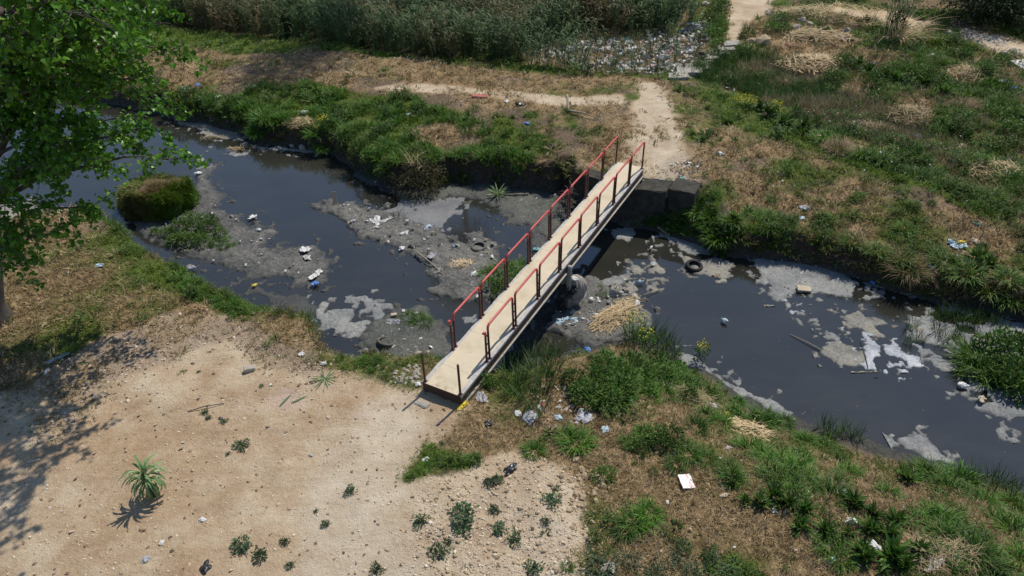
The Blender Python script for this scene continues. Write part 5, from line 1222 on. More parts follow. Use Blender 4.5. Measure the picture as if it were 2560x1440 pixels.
# ------------------------------------------------------------------ rubbish, one by one
def crumple(seed, flat=.5, amp=.85):
    bm = bmesh.new(); bmesh.ops.create_icosphere(bm, subdivisions=3, radius=1)
    r = np.random.default_rng(seed); ph = r.uniform(0, 20, 6)
    for v in bm.verts:
        c = v.co; a = np.array([c.x, c.y, c.z])
        n1 = vnoise(np.array([a[0] * 1.8 + ph[0] + a[2]]), np.array([a[1] * 1.8 + ph[1] - a[2] * .7]), seed)[0]
        n2 = abs(vnoise(np.array([a[0] * 4 + ph[2] - a[2] * 2]), np.array([a[1] * 4 + ph[3] + a[2]]), seed + 1)[0] - .5) * 2
        v.co = c * (1 - amp * .5 + amp * n1 - .35 * amp * n2); v.co.z *= flat
        v.co.z = max(v.co.z, -.15)
    me = bpy.data.meshes.new('bag'); bm.to_mesh(me); bm.free(); return me
def sheet(seed, amp=.3, n=13, torn=True):
    r = np.random.default_rng(seed); u = np.linspace(-1, 1, n); x, y = np.meshgrid(u, u)
    z = (fbm(x + 9, y + 4, .7, 3, seed) - .5) * 2 * amp + np.abs(fbm(x * 1.2 + y * 1.5, y * .3, .5, 2, seed + 3) - .5) * amp * 2.2
    if torn:
        an = np.arctan2(y, x); k_ = .45 + .9 * fbm(np.cos(an) * 1.1 + 5, np.sin(an) * 1.1 + 7, .55, 3, seed + 8)
        sq = np.maximum(np.abs(x), np.abs(y)) / (np.hypot(x, y) + 1e-6); x, y = x * sq * k_ * 1.15, y * sq * k_ * 1.15
    x = x + (fbm(x, y, .5, 2, seed + 5) - .5) * .5; y = y + (fbm(x, y, .5, 2, seed + 6) - .5) * .5
    i = np.arange(n * n).reshape(n, n)
    return mesh_np('sheet', np.stack([x, y, z], -1).reshape(-1, 3), np.stack([i[:-1, :-1], i[:-1, 1:], i[1:, 1:], i[1:, :-1]], -1).reshape(-1, 4), False)
BAGM = [crumple(500 + i) for i in range(5)]; SHM = [sheet(520 + i) for i in range(5)]
MCACHE = {}
def junk(kind, px, py, sx, sy, mat, label, cat_, on='g', up=.0, sz=None, group=None):
    pool = BAGM if kind == 'bag' else SHM; i = rr.randrange(len(pool)); key = (kind, i, mat.name)
    if key not in MCACHE:
        m_ = pool[i].copy(); m_.materials.clear(); m_.materials.append(mat); MCACHE[key] = m_
    q = G(px, py) if on == 'g' else GW(px, py, ZW + .10)
    sz = sz or (sx + sy) * .5
    o = link({'bag': 'crumpled_bag', 'sheet': 'plastic_sheet'}[kind], MCACHE[key], loc=(q[0], q[1], q[2] + up + .02), rot=(rr.uniform(-.1, .1), rr.uniform(-.1, .1), rr.uniform(0, 6.28)), scale=(sx, sy, sz))
    tag(o, label, cat_, group); return o
J = [
 ('sheet', 940, 553, .30, .20, M_WHITE, 'torn white plastic bag on the mid stream mud bar', 'plastic bag', 'w'),
 ('sheet', 965, 552, .22, .08, M_WHITE, 'thin white plastic strip beside the torn bag', 'plastic bag', 'w'),
 ('sheet', 944, 568, .13, .10, M_WHITE, 'small white rag below the torn bag on the mud bar', 'plastic bag', 'w'),
 ('sheet', 1010, 585, .22, .10, M_WHITE, 'white plastic strip further along the mud bar', 'plastic bag', 'w'),
 ('sheet', 1047, 581, .13, .09, M_TEAL, 'teal plastic container on the mud bar', 'container', 'w'),
 ('bag', 1070, 568, .14, .10, M_PALEBLUE, 'pale blue bag at the edge of the grey scum film', 'plastic bag', 'w'),
 ('bag', 883, 553, .12, .09, M_GREYPL, 'grey plastic bundle at the upstream tip of the mud bar', 'plastic bag', 'w'),
 ('bag', 1005, 622, .12, .10, M_WHITE, 'white crumple on the lower rim of the mud bar', 'plastic bag', 'w'),
 ('bag', 1029, 617, .13, .12, M_BLACKPL, 'black plastic bag on the mud bar by the long pole', 'plastic bag', 'w'),
 ('sheet', 1080, 640, .22, .12, M_GREYPL, 'washed out grey plastic heap past the long pole', 'plastic bag', 'w'),
 ('bag', 1138, 663, .10, .08, M_BLUE, 'blue plastic scrap by the reed debris', 'plastic scrap', 'w'),
 ('bag', 1186, 686, .17, .11, M_WHITE, 'bright white bundle at the water by the grassy mud', 'plastic bag', 'w'),
 ('bag', 1183, 672, .06, .05, M_WHITE, 'tiny white lump above the bright white bundle', 'plastic scrap', 'w'),
 ('sheet', 1341, 623, .12, .09, M_TEAL, 'teal scrap on the mud raft between the railings', 'plastic scrap', 'w'),
 ('sheet', 763, 625, .20, .22, M_WHITE, 'upright pale plastic heap on the left mud bar', 'plastic bag', 'w'),
 ('sheet', 768, 645, .14, .18, M_WHITE, 'pale plastic trail below the upright heap', 'plastic bag', 'w'),
 ('sheet', 790, 687, .28, .12, M_WHITE, 'crumpled white sheet at the tail of the left mud bar', 'plastic bag', 'w'),
 ('bag', 788, 709, .14, .12, M_BLUE, 'blue plastic bag at the very tail of the left mud bar', 'plastic bag', 'w'),
 ('sheet', 632, 543, .17, .13, M_WHITE, 'pale rubbish clump on the upper arm of the left bar', 'plastic bag', 'w'),
 ('bag', 647, 575, .10, .08, M_WHITE, 'white bag in the middle of the left mud bar', 'plastic bag', 'w'),
 ('bag', 652, 598, .07, .06, M_GREYPL, 'grey plastic cup on the left mud bar', 'cup', 'w'),
 ('bag', 473, 514, .14, .10, M_WHITE, 'white bag against the foot of the hummock', 'plastic bag', 'w'),
 ('bag', 495, 434, .17, .11, M_WHITE, 'white bag caught at the ripple above the still pool', 'plastic bag', 'w'),
 ('sheet', 478, 668, .18, .10, M_GREYPL, 'grey film snagged in the narrow channel', 'plastic bag', 'w'),
 ('bag', 636, 714, .11, .06, M_YELLOW, 'pale yellow tub lying on the dark scum belt', 'tub', 'w'),
 ('sheet', 1420, 805, .40, .22, M_PALEBLUE, 'pale blue plastic sheet on the mud below the wrapped bundle', 'plastic sheet', 'w'),
 ('bag', 1478, 750, .12, .10, M_WHITE, 'white rag on the mud heap by the wrapped bundle', 'plastic bag', 'w'),
 ('bag', 1492, 790, .15, .12, M_WHITE, 'white bag between mud heap and straw heap', 'plastic bag', 'w'),
 ('bag', 1587, 757, .17, .15, M_WHITE, 'pale block at the tip of the straw heap', 'block', 'w'),
 ('bag', 1588, 742, .14, .08, M_WHITE, 'white plastic bottle at the tip of the straw heap', 'bottle', 'w'),
 ('bag', 1628, 619, .09, .04, M_WHITE, 'white scrap floating past the bridge shade', 'plastic scrap', 'w'),
 ('sheet', 1633, 660, .13, .08, M_WHITE, 'pale plastic riding on the narrow scum raft', 'plastic scrap', 'w'),
 ('bag', 1600, 704, .12, .06, M_PALEBLUE, 'pale blue bottle floating among the scum rafts', 'bottle', 'w'),
 ('bag', 1811, 801, .07, .12, M_PALEBLUE, 'clear plastic bottle floating alone on open water', 'bottle', 'w'),
 ('bag', 2181, 708, .10, .08, M_BLUE, 'blue scrap on the small scum raft', 'plastic scrap', 'w'),
 ('bag', 2407, 964, .11, .15, M_WHITE, 'white bottle at the rim of the mud shelf', 'bottle', 'w'),
 ('bag', 2455, 998, .17, .10, M_BUFF, 'buff log end lying on the mud shelf', 'log', 'w'),
 ('bag', 1009, 778, .07, .06, M_WHITE, 'white scrap by the grass near the half sunken tyre', 'plastic scrap', 'w'),
 ('sheet', 985, 805, .20, .12, M_GREYPL, 'grey plastic on the wet mud above the half sunken tyre', 'plastic bag', 'w'),
 ('bag', 1052, 848, .06, .05, M_WHITE, 'white pebble sized scrap on the wet mud', 'plastic scrap', 'w'),
 ('sheet', 1155, 1016, .16, .09, M_YELLOW, 'yellow plastic bag on the dirt at the foot of the bridge', 'plastic bag', 'g'),
 ('bag', 1045, 962, .10, .08, M_WHITE, 'white rag beside the cut post at the bridge foot', 'plastic bag', 'g'),
 ('sheet', 1205, 995, .20, .14, M_GREYPL, 'pale film on the verge right of the bridge foot', 'plastic sheet', 'g'),
 ('bag', 1325, 1045, .22, .18, M_GREYPL, 'grey translucent bag snagged at the gully lip', 'plastic bag', 'g'),
 ('bag', 1295, 1035, .11, .10, M_WHITE, 'white bag near the gully lip', 'plastic bag', 'g'),
 ('bag', 1222, 1060, .14, .09, M_BLACKPL, 'black plastic on the verge below the pale film', 'plastic bag', 'g'),
 ('bag', 1460, 1045, .25, .22, M_GREYPL, 'big clear plastic bag at the head of the slope', 'plastic bag', 'g'),
 ('bag', 1395, 1045, .12, .09, M_PALEBLUE, 'bluish bottle in the gully weeds', 'bottle', 'g'),
 ('bag', 1512, 1075, .12, .10, M_PALEBLUE, 'bluish white cup on the dry slope', 'cup', 'g'),
 ('bag', 1573, 998, .13, .12, M_TEAL, 'pale teal carton beside the thicket', 'carton', 'g'),
 ('bag', 1482, 992, .10, .14, M_BRICKRED, 'rusty red rag below the thicket', 'rag', 'g'),
 ('bag', 1470, 875, .12, .10, M_BLUE, 'blue carton by the gully water', 'carton', 'g'),
 ('bag', 1275, 1175, .20, .12, M_BLACKPL, 'black plastic bag on the rubble heap', 'plastic bag', 'g'),
 ('bag', 1067, 1150, .10, .08, M_WHITE, 'white saucer shaped scrap in the low tufts', 'plastic scrap', 'g'),
 ('bag', 515, 1418, .10, .16, M_BLACKPL, 'dark blue black bag on the dirt', 'plastic bag', 'g'),
 ('bag', 365, 1400, .09, .07, M_GREYPL, 'small grey bag on the brown dirt', 'plastic bag', 'g'),
 ('bag', 507, 1300, .08, .06, M_WHITE, 'white tissue on the dirt past the yucca', 'tissue', 'g'),
 ('bag', 405, 1357, .06, .06, M_WHITE, 'white pebble like scrap below the yucca', 'plastic scrap', 'g'),
 ('sheet', 250, 665, .14, .12, M_PALEBLUE, 'pale blue plastic sheet on the left turf', 'plastic sheet', 'g'),
 ('bag', 85, 682, .08, .06, M_BLUE, 'blue bottle cap like scrap on the left turf', 'plastic scrap', 'g'),
 ('sheet', 140, 900, .30, .10, M_GREYPL, 'long pale plastic strip in the poplar shade', 'plastic sheet', 'g'),
 ('bag', 118, 930, .14, .05, M_WHITE, 'short white plastic strip in the poplar shade', 'plastic sheet', 'g'),
 ('bag', 755, 886, .09, .08, M_WHITE, 'white rag on the rounded turf edge', 'plastic bag', 'g'),
 ('bag', 810, 910, .09, .07, M_WHITE, 'white scrap by the cut yucca leaves', 'plastic scrap', 'g'),
 ('sheet', 2388, 612, .32, .22, M_PALEBLUE, 'pale blue plastic heap on the far bank rim', 'plastic sheet', 'g'),
 ('bag', 2405, 608, .14, .10, M_YELLOW, 'yellow scrap in the pale blue plastic heap', 'plastic scrap', 'g'),
 ('bag', 2440, 605, .16, .12, M_BUFF, 'buff bundle beside the pale blue plastic heap', 'bundle', 'g'),
 ('bag', 2330, 668, .14, .08, M_WHITE, 'white shred high on the downstream bank', 'plastic bag', 'g'),
 ('bag', 2520, 538, .12, .10, M_WHITE, 'white scrap in the far dry meadow', 'plastic scrap', 'g'),
 ('bag', 2443, 561, .12, .07, M_TEAL, 'teal scrap in the far dry meadow', 'plastic scrap', 'g'),
 ('bag', 2013, 522, .22, .16, M_GREYPL, 'grey plastic bag in the dry meadow above the bank', 'plastic bag', 'g'),
 ('bag', 2004, 547, .14, .10, M_PALEBLUE, 'pale blue scrap below the grey bag in the meadow', 'plastic scrap', 'g'),
 ('bag', 1770, 508, .11, .10, M_WHITE, 'white cup beside the wall block', 'cup', 'g'),
 ('bag', 1702, 448, .15, .06, M_TEAL, 'turquoise bottle on the stony ground by the bridge end', 'bottle', 'g'),
 ('bag', 1800, 386, .16, .12, M_WHITE, 'white bag right of the far path', 'plastic bag', 'g'),
 ('bag', 1318, 309, .13, .11, M_BLUE, 'light blue bag alone on the far green bank', 'plastic bag', 'g'),
 ('bag', 758, 283, .22, .14, M_WHITE, 'white bag in the dry hollow of the far bank', 'plastic bag', 'g'),
 ('sheet', 632, 218, .24, .14, M_WHITE, 'white rag on the far grass edge', 'plastic bag', 'g'),
 ('sheet', 470, 225, .40, .28, M_WHITE, 'white and blue rubbish heap on the far bank by the poplar boughs', 'rubbish', 'g'),
 ('bag', 495, 214, .20, .14, M_BLUE, 'blue bag in the rubbish heap by the poplar boughs', 'plastic bag', 'g'),
 ('bag', 985, 292, .14, .11, M_GREYPL, 'grey bag on the far green bank', 'plastic bag', 'g'),
 ('bag', 1020, 287, .15, .08, M_PALEBLUE, 'pale scrap on the far green bank', 'plastic scrap', 'g'),
 ('bag', 1267, 255, .16, .12, M_WHITE, 'white scrap in the burnt patch on the far bank', 'plastic scrap', 'g'),
 ('bag', 1300, 262, .22, .16, M_BLACKPL, 'black ash heap with foil on the far bank', 'ash heap', 'g'),
 ('sheet', 2120, 155, .28, .2, M_WHITE, 'white sack by the dead palm fronds', 'sack', 'g'),
 ('bag', 2095, 92, .24, .16, M_WHITE, 'white bag above the dead palm fronds', 'plastic bag', 'g'),
 ('bag', 2110, 100, .22, .12, M_BLUE, 'pale blue bag above the dead palm fronds', 'plastic bag', 'g'),
 ('bag', 1970, 115, .26, .12, M_BRICKRED, 'red plastic sheet by the dead palm fronds', 'plastic sheet', 'g'),
 ('bag', 2150, 175, .24, .18, M_PALEBLUE, 'pale blue rubbish below the dead palm fronds', 'rubbish', 'g'),
 ('bag', 2183, 163, .2, .14, M_BLUE, 'blue rubbish right of the dead palm fronds', 'rubbish', 'g'),
 ('sheet', 2390, 215, .32, .2, M_WHITE, 'white sheet in the overgrown waste ground', 'plastic sheet', 'g'),
 ('bag', 2440, 231, .30, .12, M_WHITE, 'white bottle with blue cap in the waste ground', 'bottle', 'g'),
 ('bag', 2456, 236, .14, .1, M_BLUE, 'blue scrap touching the white bottle', 'plastic scrap', 'g'),
 ('bag', 2510, 205, .25, .16, M_WHITE, 'white tub in the waste ground', 'tub', 'g'),
 ('bag', 2535, 222, .2, .16, M_BLUE, 'blue tub in the waste ground', 'tub', 'g'),
 ('sheet', 2300, 347, .36, .2, M_BLUE, 'blue and white plastic in the dry stalks', 'plastic sheet', 'g'),
 ('bag', 2285, 343, .22, .16, M_WHITE, 'white bag in the dry stalks', 'plastic bag', 'g'),
 ('bag', 2525, 440, .3, .26, M_GREYPL, 'grey sack in the dead twigs', 'sack', 'g'),
 ('sheet', 1750, 65, .55, .8, M_GREYPL, 'big heap of grey rubbish beside the far path', 'rubbish', 'g'),
 ('bag', 1745, 70, .3, .3, M_WHITE, 'white sacks in the heap beside the far path', 'sack', 'g'),
 ('bag', 1702, 80, .22, .16, M_BLUE, 'blue sack near the heap beside the far path', 'sack', 'g'),
 ('bag', 1757, 50, .2, .16, M_BRICKRED, 'red scrap on the heap beside the far path', 'plastic scrap', 'g'),
 ('sheet', 1570, 105, .5, .3, M_TEAL, 'greenish tarpaulin in the reed edge rubbish', 'tarpaulin', 'g'),
 ('bag', 1815, 140, .24, .18, M_PALEBLUE, 'pale blue bag beside the stepping stones', 'plastic bag', 'g'),
 ('bag', 2185, 1365, .10, .15, M_WHITE, 'white bottle among the dock plants', 'bottle', 'g'),
 ('sheet', 2335, 1405, .26, .14, M_WHITE, 'flat white sheet on the lower slope', 'plastic sheet', 'g'),
 ('bag', 2390, 1398, .12, .06, M_WHITE, 'white strip on the lower slope past the flat sheet', 'plastic strip', 'g'),
 ('bag', 2130, 1305, .18, .1, M_WHITE, 'white rag under the dock plants', 'rag', 'g'),
 ('bag', 1892, 1072, .10, .07, M_WHITE, 'white saucer on the straw by the near waterline', 'plastic scrap', 'g'),
 ('bag', 1780, 1017, .16, .12, M_GREYPL, 'grey clear bag on the crest of the near slope', 'plastic bag', 'g'),
 ('bag', 1815, 1035, .10, .08, M_YELLOW, 'yellow lid on the crest of the near slope', 'lid', 'g'),
 ('bag', 2145, 1190, .20, .12, M_BLACKPL, 'black plastic in the hollow of the lower slope', 'plastic bag', 'g'),
 ('bag', 2105, 1232, .12, .09, M_TEAL, 'teal scrap in the hollow of the lower slope', 'plastic scrap', 'g'),
 ('bag', 1903, 1250, .08, .06, M_WHITE, 'white cap at the foot of the dock plant', 'plastic scrap', 'g'),
 ('bag', 1935, 1278, .09, .07, M_WHITE, 'white scrap on the straw below the dock plant', 'plastic scrap', 'g'),
 ('bag', 2080, 1400, .12, .07, M_PALEBLUE, 'bluish bottle on the dry straw', 'bottle', 'g'),
 ('bag', 1525, 1420, .20, .16, M_STONE, 'pale stone at the foot of the dirt slope', 'stone', 'g'),
 ('bag', 1810, 1240, .12, .05, M_BUFF, 'buff stick of rubbish on the straw', 'plastic scrap', 'g'),
]
for t in J: junk(t[0], t[1], t[2], t[3], t[4], t[5], t[6], t[7], t[8])

# white printed sheet on the straw
pq = G(1715, 1208)
def mat_poster():
    m, nt, b = newmat('printed_sheet'); tc = N(nt, 'ShaderNodeTexCoord'); sx = N(nt, 'ShaderNodeSeparateXYZ'); nt.links.new(tc.outputs['Object'], sx.inputs[0])
    n = noise(nt, 9, 4); st = math_(nt, 'MULTIPLY', mrange(nt, sx.outputs['X'], .03, .05), mrange(nt, sx.outputs['X'], .10, .075))
    st2 = math_(nt, 'MULTIPLY', mrange(nt, sx.outputs['Y'], -.155, -.15), mrange(nt, sx.outputs['Y'], -.12, -.125))
    f = math_(nt, 'MULTIPLY', math_(nt, 'MAXIMUM', st, st2), mrange(nt, n, .4, .55))
    nt.links.new(mix(nt, math_(nt, 'MULTIPLY', f, .95), (.80, .77, .76), (.72, .35, .36)), b.inputs['Base Color']); return m
sh = sheet(560, .06, 8, False); v = np.zeros(64 * 3, np.float32); sh.vertices.foreach_get('co', v); v = v.reshape(-1, 3); v[:, :2] = np.stack(np.meshgrid(np.linspace(-1, 1, 8), np.linspace(-1, 1, 8)), -1).reshape(-1, 2) * [.15, .19]; v[:, 2] *= .35; sh.vertices.foreach_set('co', v.ravel())
o = link('paper_sheet', sh, mat_poster(), loc=pq + [0, 0, .07], rot=(.05, .1, .15)); tag(o, 'flat white printed sheet with red marks lying on the straw', 'paper')

# boards, poles, bricks, slabs
def stick(name, a, b, r0, r1, mat, label, cat_, bend=0.0, n=6):
    a = np.array(a, float); b = np.array(b, float); mid = (a + b) / 2 + np.array([0, 0, bend])
    tag(MB().tube([a, (a * .55 + mid * .45), mid, (mid * .45 + b * .55), b], [r0, r0, (r0 + r1) / 2, r1, r1], n).build(name, mat, None, True), label, cat_)
def board(name, px, py, on, dims, rot, mat, label, cat_, up=0.0):
    q = G(px, py) if on == 'g' else GW(px, py, ZW + .1)
    bm = bmesh.new(); bmesh.ops.create_cube(bm, size=1); bmesh.ops.scale(bm, vec=dims, verts=bm.verts); bmesh.ops.bevel(bm, geom=bm.edges[:], offset=min(dims) * .12, segments=1, affect='EDGES')
    me = bpy.data.meshes.new(name); bm.to_mesh(me); bm.free()
    tag(link(name, me, mat, loc=q + [0, 0, up], rot=rot), label, cat_)
board('plank', 838, 505, 'w', (.16, .03, .55), (-.35, .1, .4), M_WOOD, 'weathered plank stuck upright at the tip of the mud bar', 'plank', .18)
stick('pole', GW(1040, 628, ZW + .2), GW(1118, 695, ZW + .06), .035, .02, M_WOOD, 'long bent pole across the lower rim of the mud bar', 'pole', .05)
stick('pole', GW(1644, 567, ZW + .12), GW(1674, 588, ZW + .10), .05, .045, M_CONC, 'pale pole lying at the far waterline', 'pole')
stick('pole', GW(1976, 836, ZW + .03), GW(2052, 874, ZW + .05), .012, .018, M_WOOD, 'thin pole reaching out from the tan scum raft', 'pole', .02)
stick('pole', GW(2153, 850, ZW + .05), GW(2170, 920, ZW + .05), .012, .012, M_BARK, 'dark stick along the bright white scum', 'stick', .02)
stick('pole', GW(1605, 738, ZW + .1), GW(1652, 722, ZW + .06), .015, .012, M_WOOD, 'pale cane jutting from the straw heap to a scum raft', 'cane')
board('brick', 625, 926, 'g', (.30, .16, .14), (.05, .05, .35), M_STONE, 'pale broken block lying on the dirt', 'block', .06)
board('slab', 1200, 243, 'g', (.75, .32, .10), (0, .05, -.05), M_BRICKRED, 'faded red slab on the far dry bank', 'slab', .05)
board('white_board', 2010, 722, 'w', (.46, .26, .08), (.15, .05, -.12), M_BUFF, 'pale board resting on the large grey scum raft', 'board', .0)
board('brick', 985, 790, 'w', (.2, .12, .09), (.1, 0, .2), M_BUFF, 'buff brick on the wet mud by the grass', 'brick', .05)
board('brick', 1040, 785, 'w', (.16, .1, .08), (0, .1, .9), M_STONE, 'grey brick half under the grass on the wet mud', 'brick', .02)
stick('branch', G(1417, 262) + [0, 0, .5], G(1421, 283) + [0, 0, .1], .05, .06, M_WOOD, 'upright stub of the fallen branch on the far bank', 'branch')
stick('branch', G(1421, 282) + [0, 0, .1], G(1495, 302) + [0, 0, .12], .05, .02, M_WOOD, 'fallen branch lying across the far bank', 'branch', .08)
stick('cable', G(470, 1030) + [0, 0, .02], G(560, 1010) + [0, 0, .02], .012, .012, M_BLACKPL, 'dark cable curving out of the dirt', 'cable', .05)
board('fibre_board', 85, 1153, 'g', (.30, .06, .03), (.1, 0, .3), M_BUFF, 'pale curved bone shaped shard on the brown dirt', 'shard', .02)
board('sheet_metal', 2556, 172, 'g', (.8, 1.1, .06), (.1, 0, .2), M_WHITE, 'pale panel lying in the waste ground', 'panel', .2)
# wrapped bundle by the support post
bc = GW(1428, 770, ZW)
bun = empty('wrapped_bundle', bc); tag(bun, 'tall grey cloth bundle tied in black plastic beside the support post', 'bundle')
nu, nv = 64, 30; V = []
for j in range(nv + 1):
    t = j / nv; prof = math.sin(min(t * 1.25 + .18, 1) * math.pi * .5) if t < .65 else math.cos((t - .65) / .35 * math.pi / 2) ** .55
    for i in range(nu):
        a = 2 * math.pi * i / nu; fold = 1 + .06 * math.sin(a * 17 + t * 9) + .06 * math.sin(a * 6 - t * 7 + 1)
        V.append(((.40 * prof * fold + .0) * math.cos(a) + .12 * t, .30 * prof * fold * math.sin(a) + .1 * t, 1.3 * t))
Fc = np.array([[j * nu + i, j * nu + (i + 1) % nu, (j + 1) * nu + (i + 1) % nu, (j + 1) * nu + i] for j in range(nv) for i in range(nu)])
link('cloth', mesh_np('cloth', np.array(V), Fc, True), M_TARP, bun)
link('plastic_wrap', sheet(571, .3, 14), M_BLACKPL, bun, loc=(-.34, -.22, .5), rot=(1.35, 0, -.75), scale=(.28, .52, .25))
link('plastic_wrap', sheet(572, .3, 14), M_BLACKPL, bun, loc=(-.1, -.22, .95), rot=(.9, .2, -.4), scale=(.24, .2, .2))
link('white_bag', BAGM[2].copy(), M_WHITE, bun, loc=(.05, -.05, 1.27), scale=(.13, .11, .14))
link('tape', MB().tube([(.42 * math.cos(a_) + .06, .33 * math.sin(a_) + .05, .62 + .12 * math.sin(a_ * 1.0)) for a_ in np.linspace(0, 6.28, 30)], .018, 5).mesh('tape'), M_GREYPL, bun)
# straw heap and reed debris
def heap(name, q, n, rx, ry, h, L, W, label, seed, mat=None, rz=0, up=.0, lie=None):
    r = np.random.default_rng(seed); a = r.random(n) * 6.28; d = np.sqrt(r.random(n))
    x = rx * d * np.cos(a); y = ry * d * np.sin(a); z = h * (1 - d ** 2) * r.random(n) ** .5 + .02
    az = r.random(n) * 6.28 if lie is None else np.where(r.random(n) < .5, 0, np.pi) + r.normal(0, lie, n)
    Ls = L * r.uniform(.35, 1.1, n); x = x - np.cos(az) * Ls * .5; y = y - np.sin(az) * Ls * .5
    v, f = blades(np.stack([x, y, z], -1), az, r.uniform(1.35, 1.72, n), Ls, W * r.uniform(.6, 1.2, n), r.uniform(-.2, .4, n), r)
    o = link(name, shared(name, (v, f), mat or M_STRAW), loc=q, rot=(0, 0, rz)); o['tint'] = .15; tag(o, label, 'heap'); return o
heap('straw_heap', GW(1535, 795, ZW + .1), 620, 1.0, .42, .28, .8, .026, 'heap of pale dry reed straw piled by the stream', 31, rz=.75, lie=.6)
heap('straw_heap', GW(1565, 762, ZW + .08), 120, .55, .3, .12, .7, .026, 'small tip of pale straw pointing into the water', 32, rz=.7, lie=.5)
heap('reed_debris', GW(1155, 662, ZW + .1), 90, .45, .25, .15, .5, .018, 'small scatter of broken reeds on the mud bar', 33)
heap('dry_twigs', G(1700, 990), 260, .9, .4, .2, .7, .012, 'mat of brown dead twigs on the near slope', 34, lie=.7, rz=-.3)
heap('dry_twigs', G(2340, 1390), 260, .9, .4, .2, .8, .012, 'mat of dark twigs on the lower slope', 35)
heap('straw_heap', G(1850, 1075), 260, .8, .35, .15, .5, .013, 'mat of dry straw by the near waterline', 36, lie=.6, rz=-.3)
heap('dead_palm_fronds', G(2035, 160), 420, 1.8, 1.2, .35, 1.2, .05, 'heap of dead palm fronds beyond the stream', 37)
heap('dead_palm_fronds', G(2030, 95), 220, 2.2, 1.0, .4, 1.5, .06, 'dry pale fronds thrown on the bank beyond the cattails', 38)
heap('dry_twigs', G(2110, 45), 900, 4.0, 1.2, .8, 1.4, .02, 'long heap of grey brushwood along the far path', 39, rz=-.4)
heap('dry_twigs', G(2490, 430), 400, 1.4, .7, .4, 1.0, .02, 'heap of dark brushwood in the waste ground', 40, rz=-.3)
heap('dry_twigs', G(2420, 190), 260, 1.6, .8, .5, 1.2, .02, 'loose brown canes in the waste ground', 41)
heap('straw_heap', G(2280, 290), 420, 1.2, 1.0, .4, .7, .02, 'mat of pale flattened stalks by the cattail bed', 42)
heap('straw_heap', G(2150, 325), 420, 1.6, .6, .4, .7, .02, 'belt of pale broken stalks below the cattail bed', 43)
heap('dry_twigs', G(755, 315), 220, .7, .5, .3, .6, .014, 'nest of dry stalks hanging on the far bank', 44)
heap('dry_twigs', GW(610, 372, ZW + .05), 60, .8, .25, .12, .7, .02, 'driftwood twigs caught under the far bank', 45)
heap('dry_twigs', GW(530, 345, ZW + .05), 40, .6, .2, .12, .6, .015, 'reddish twigs floating on the olive scum', 46)
# roots in the cavity left of the bridge, dead tree base
heap('tangled_roots', GW(1425, 520, ZW + .2), 70, .5, .5, 1.0, .9, .03, 'tangle of dark roots in the cut bank by the bridge', 47, mat=M_BARK)
# giant cane clump with arching dead canes
gc = empty('giant_cane', G(2230, 105)); tag(gc, 'giant cane clump with arching dead canes beyond the stream', 'cane clump')
r = np.random.default_rng(71); n = 60
link('dead_cane', shared('dead_cane', blades(np.stack([r.normal(0, .3, n), r.normal(0, .3, n), np.zeros(n)], -1), r.uniform(3.4, 6.8, n), r.uniform(.3, .9, n), r.uniform(1.6, 3.4, n), np.full(n, .035), r.uniform(.5, 1.3, n), r), M_STRAW), None, gc)
for i in range(4):
    o = link('green_cane', shared('green_cane', reedm(720 + i, 3.0, 9), M_REED), None, gc, loc=(.25 * i - .1, .5 + .15 * (i % 2), 0)); o['tint'] = .0

# ------------------------------------------------------------------ stones
STONE = []
for i in range(6):
    v, f = pebble(_r, 1.0)
    bm = bmesh.new(); me = mesh_np('stone', v, f); bm.from_mesh(me); bmesh.ops.subdivide_edges(bm, edges=bm.edges[:], cuts=1, use_grid_fill=True)
    for q_ in bm.verts: q_.co *= 1 + _r.normal(0, .05)
    bm.to_mesh(me); bm.free(); STONE.append(me)
def stones(pts, mat, label, group, on='g', name='stone'):
    for (a, b, s) in pts:
        me = rr.choice(STONE); key = ('stone', me.name, mat.name)
        if key not in MCACHE: m_ = me.copy(); m_.materials.clear(); m_.materials.append(mat); MCACHE[key] = m_
        q = G(a, b) if on == 'g' else GW(a, b, ZW + .1)
        o = link(name, MCACHE[key], loc=q + [0, 0, s * .15], rot=(rr.uniform(-.4, .4), rr.uniform(-.4, .4), rr.uniform(0, 6.28)), scale=s); tag(o, label, 'stone', group)
sr = random.Random(5)
stones([(sr.uniform(985, 1050), sr.uniform(915, 958), sr.uniform(.03, .085)) for i in range(60)], M_STONE, 'pale broken stone in the pile left of the bridge foot', 'pale stones by the bridge foot')
cl = []
while len(cl) < 150:
    a, b = sr.uniform(1060, 1540), sr.uniform(1130, 1440)
    q = P(a, b, ZL)
    if polysd(np.array([q[0]]), np.array([q[1]]), PXY(RUBBLE, ZL))[0] > .1: cl.append((a, b, sr.choice([.03, .04, .05, .065]) * sr.uniform(.8, 1.2)))
stones(cl, M_CLOD, 'dry lump of earth on the rubble heap', 'earth lumps on the rubble heap', name='earth_clod')
stones([(sr.gauss(1450, 40), sr.gauss(1215, 35), sr.uniform(.05, .12)) for i in range(46)], M_CLOD, 'brown earth clod on the shoulder of the rubble heap', 'earth clods on the rubble shoulder', name='earth_clod')
stones([(1045, 885, .16), (1062, 905, .10), (1040, 870, .07), (1010, 850, .08), (1070, 880, .06), (1078, 905, .09)], M_STONE, 'grey stone on the wet mud under the cut post', 'stones on the wet mud', on='w')
stones([(730, 365, .16), (755, 370, .18), (700, 372, .12), (612, 362, .14), (635, 368, .12)], M_STONE, 'rock at the waterline under the far bank', 'rocks under the far bank', on='w')
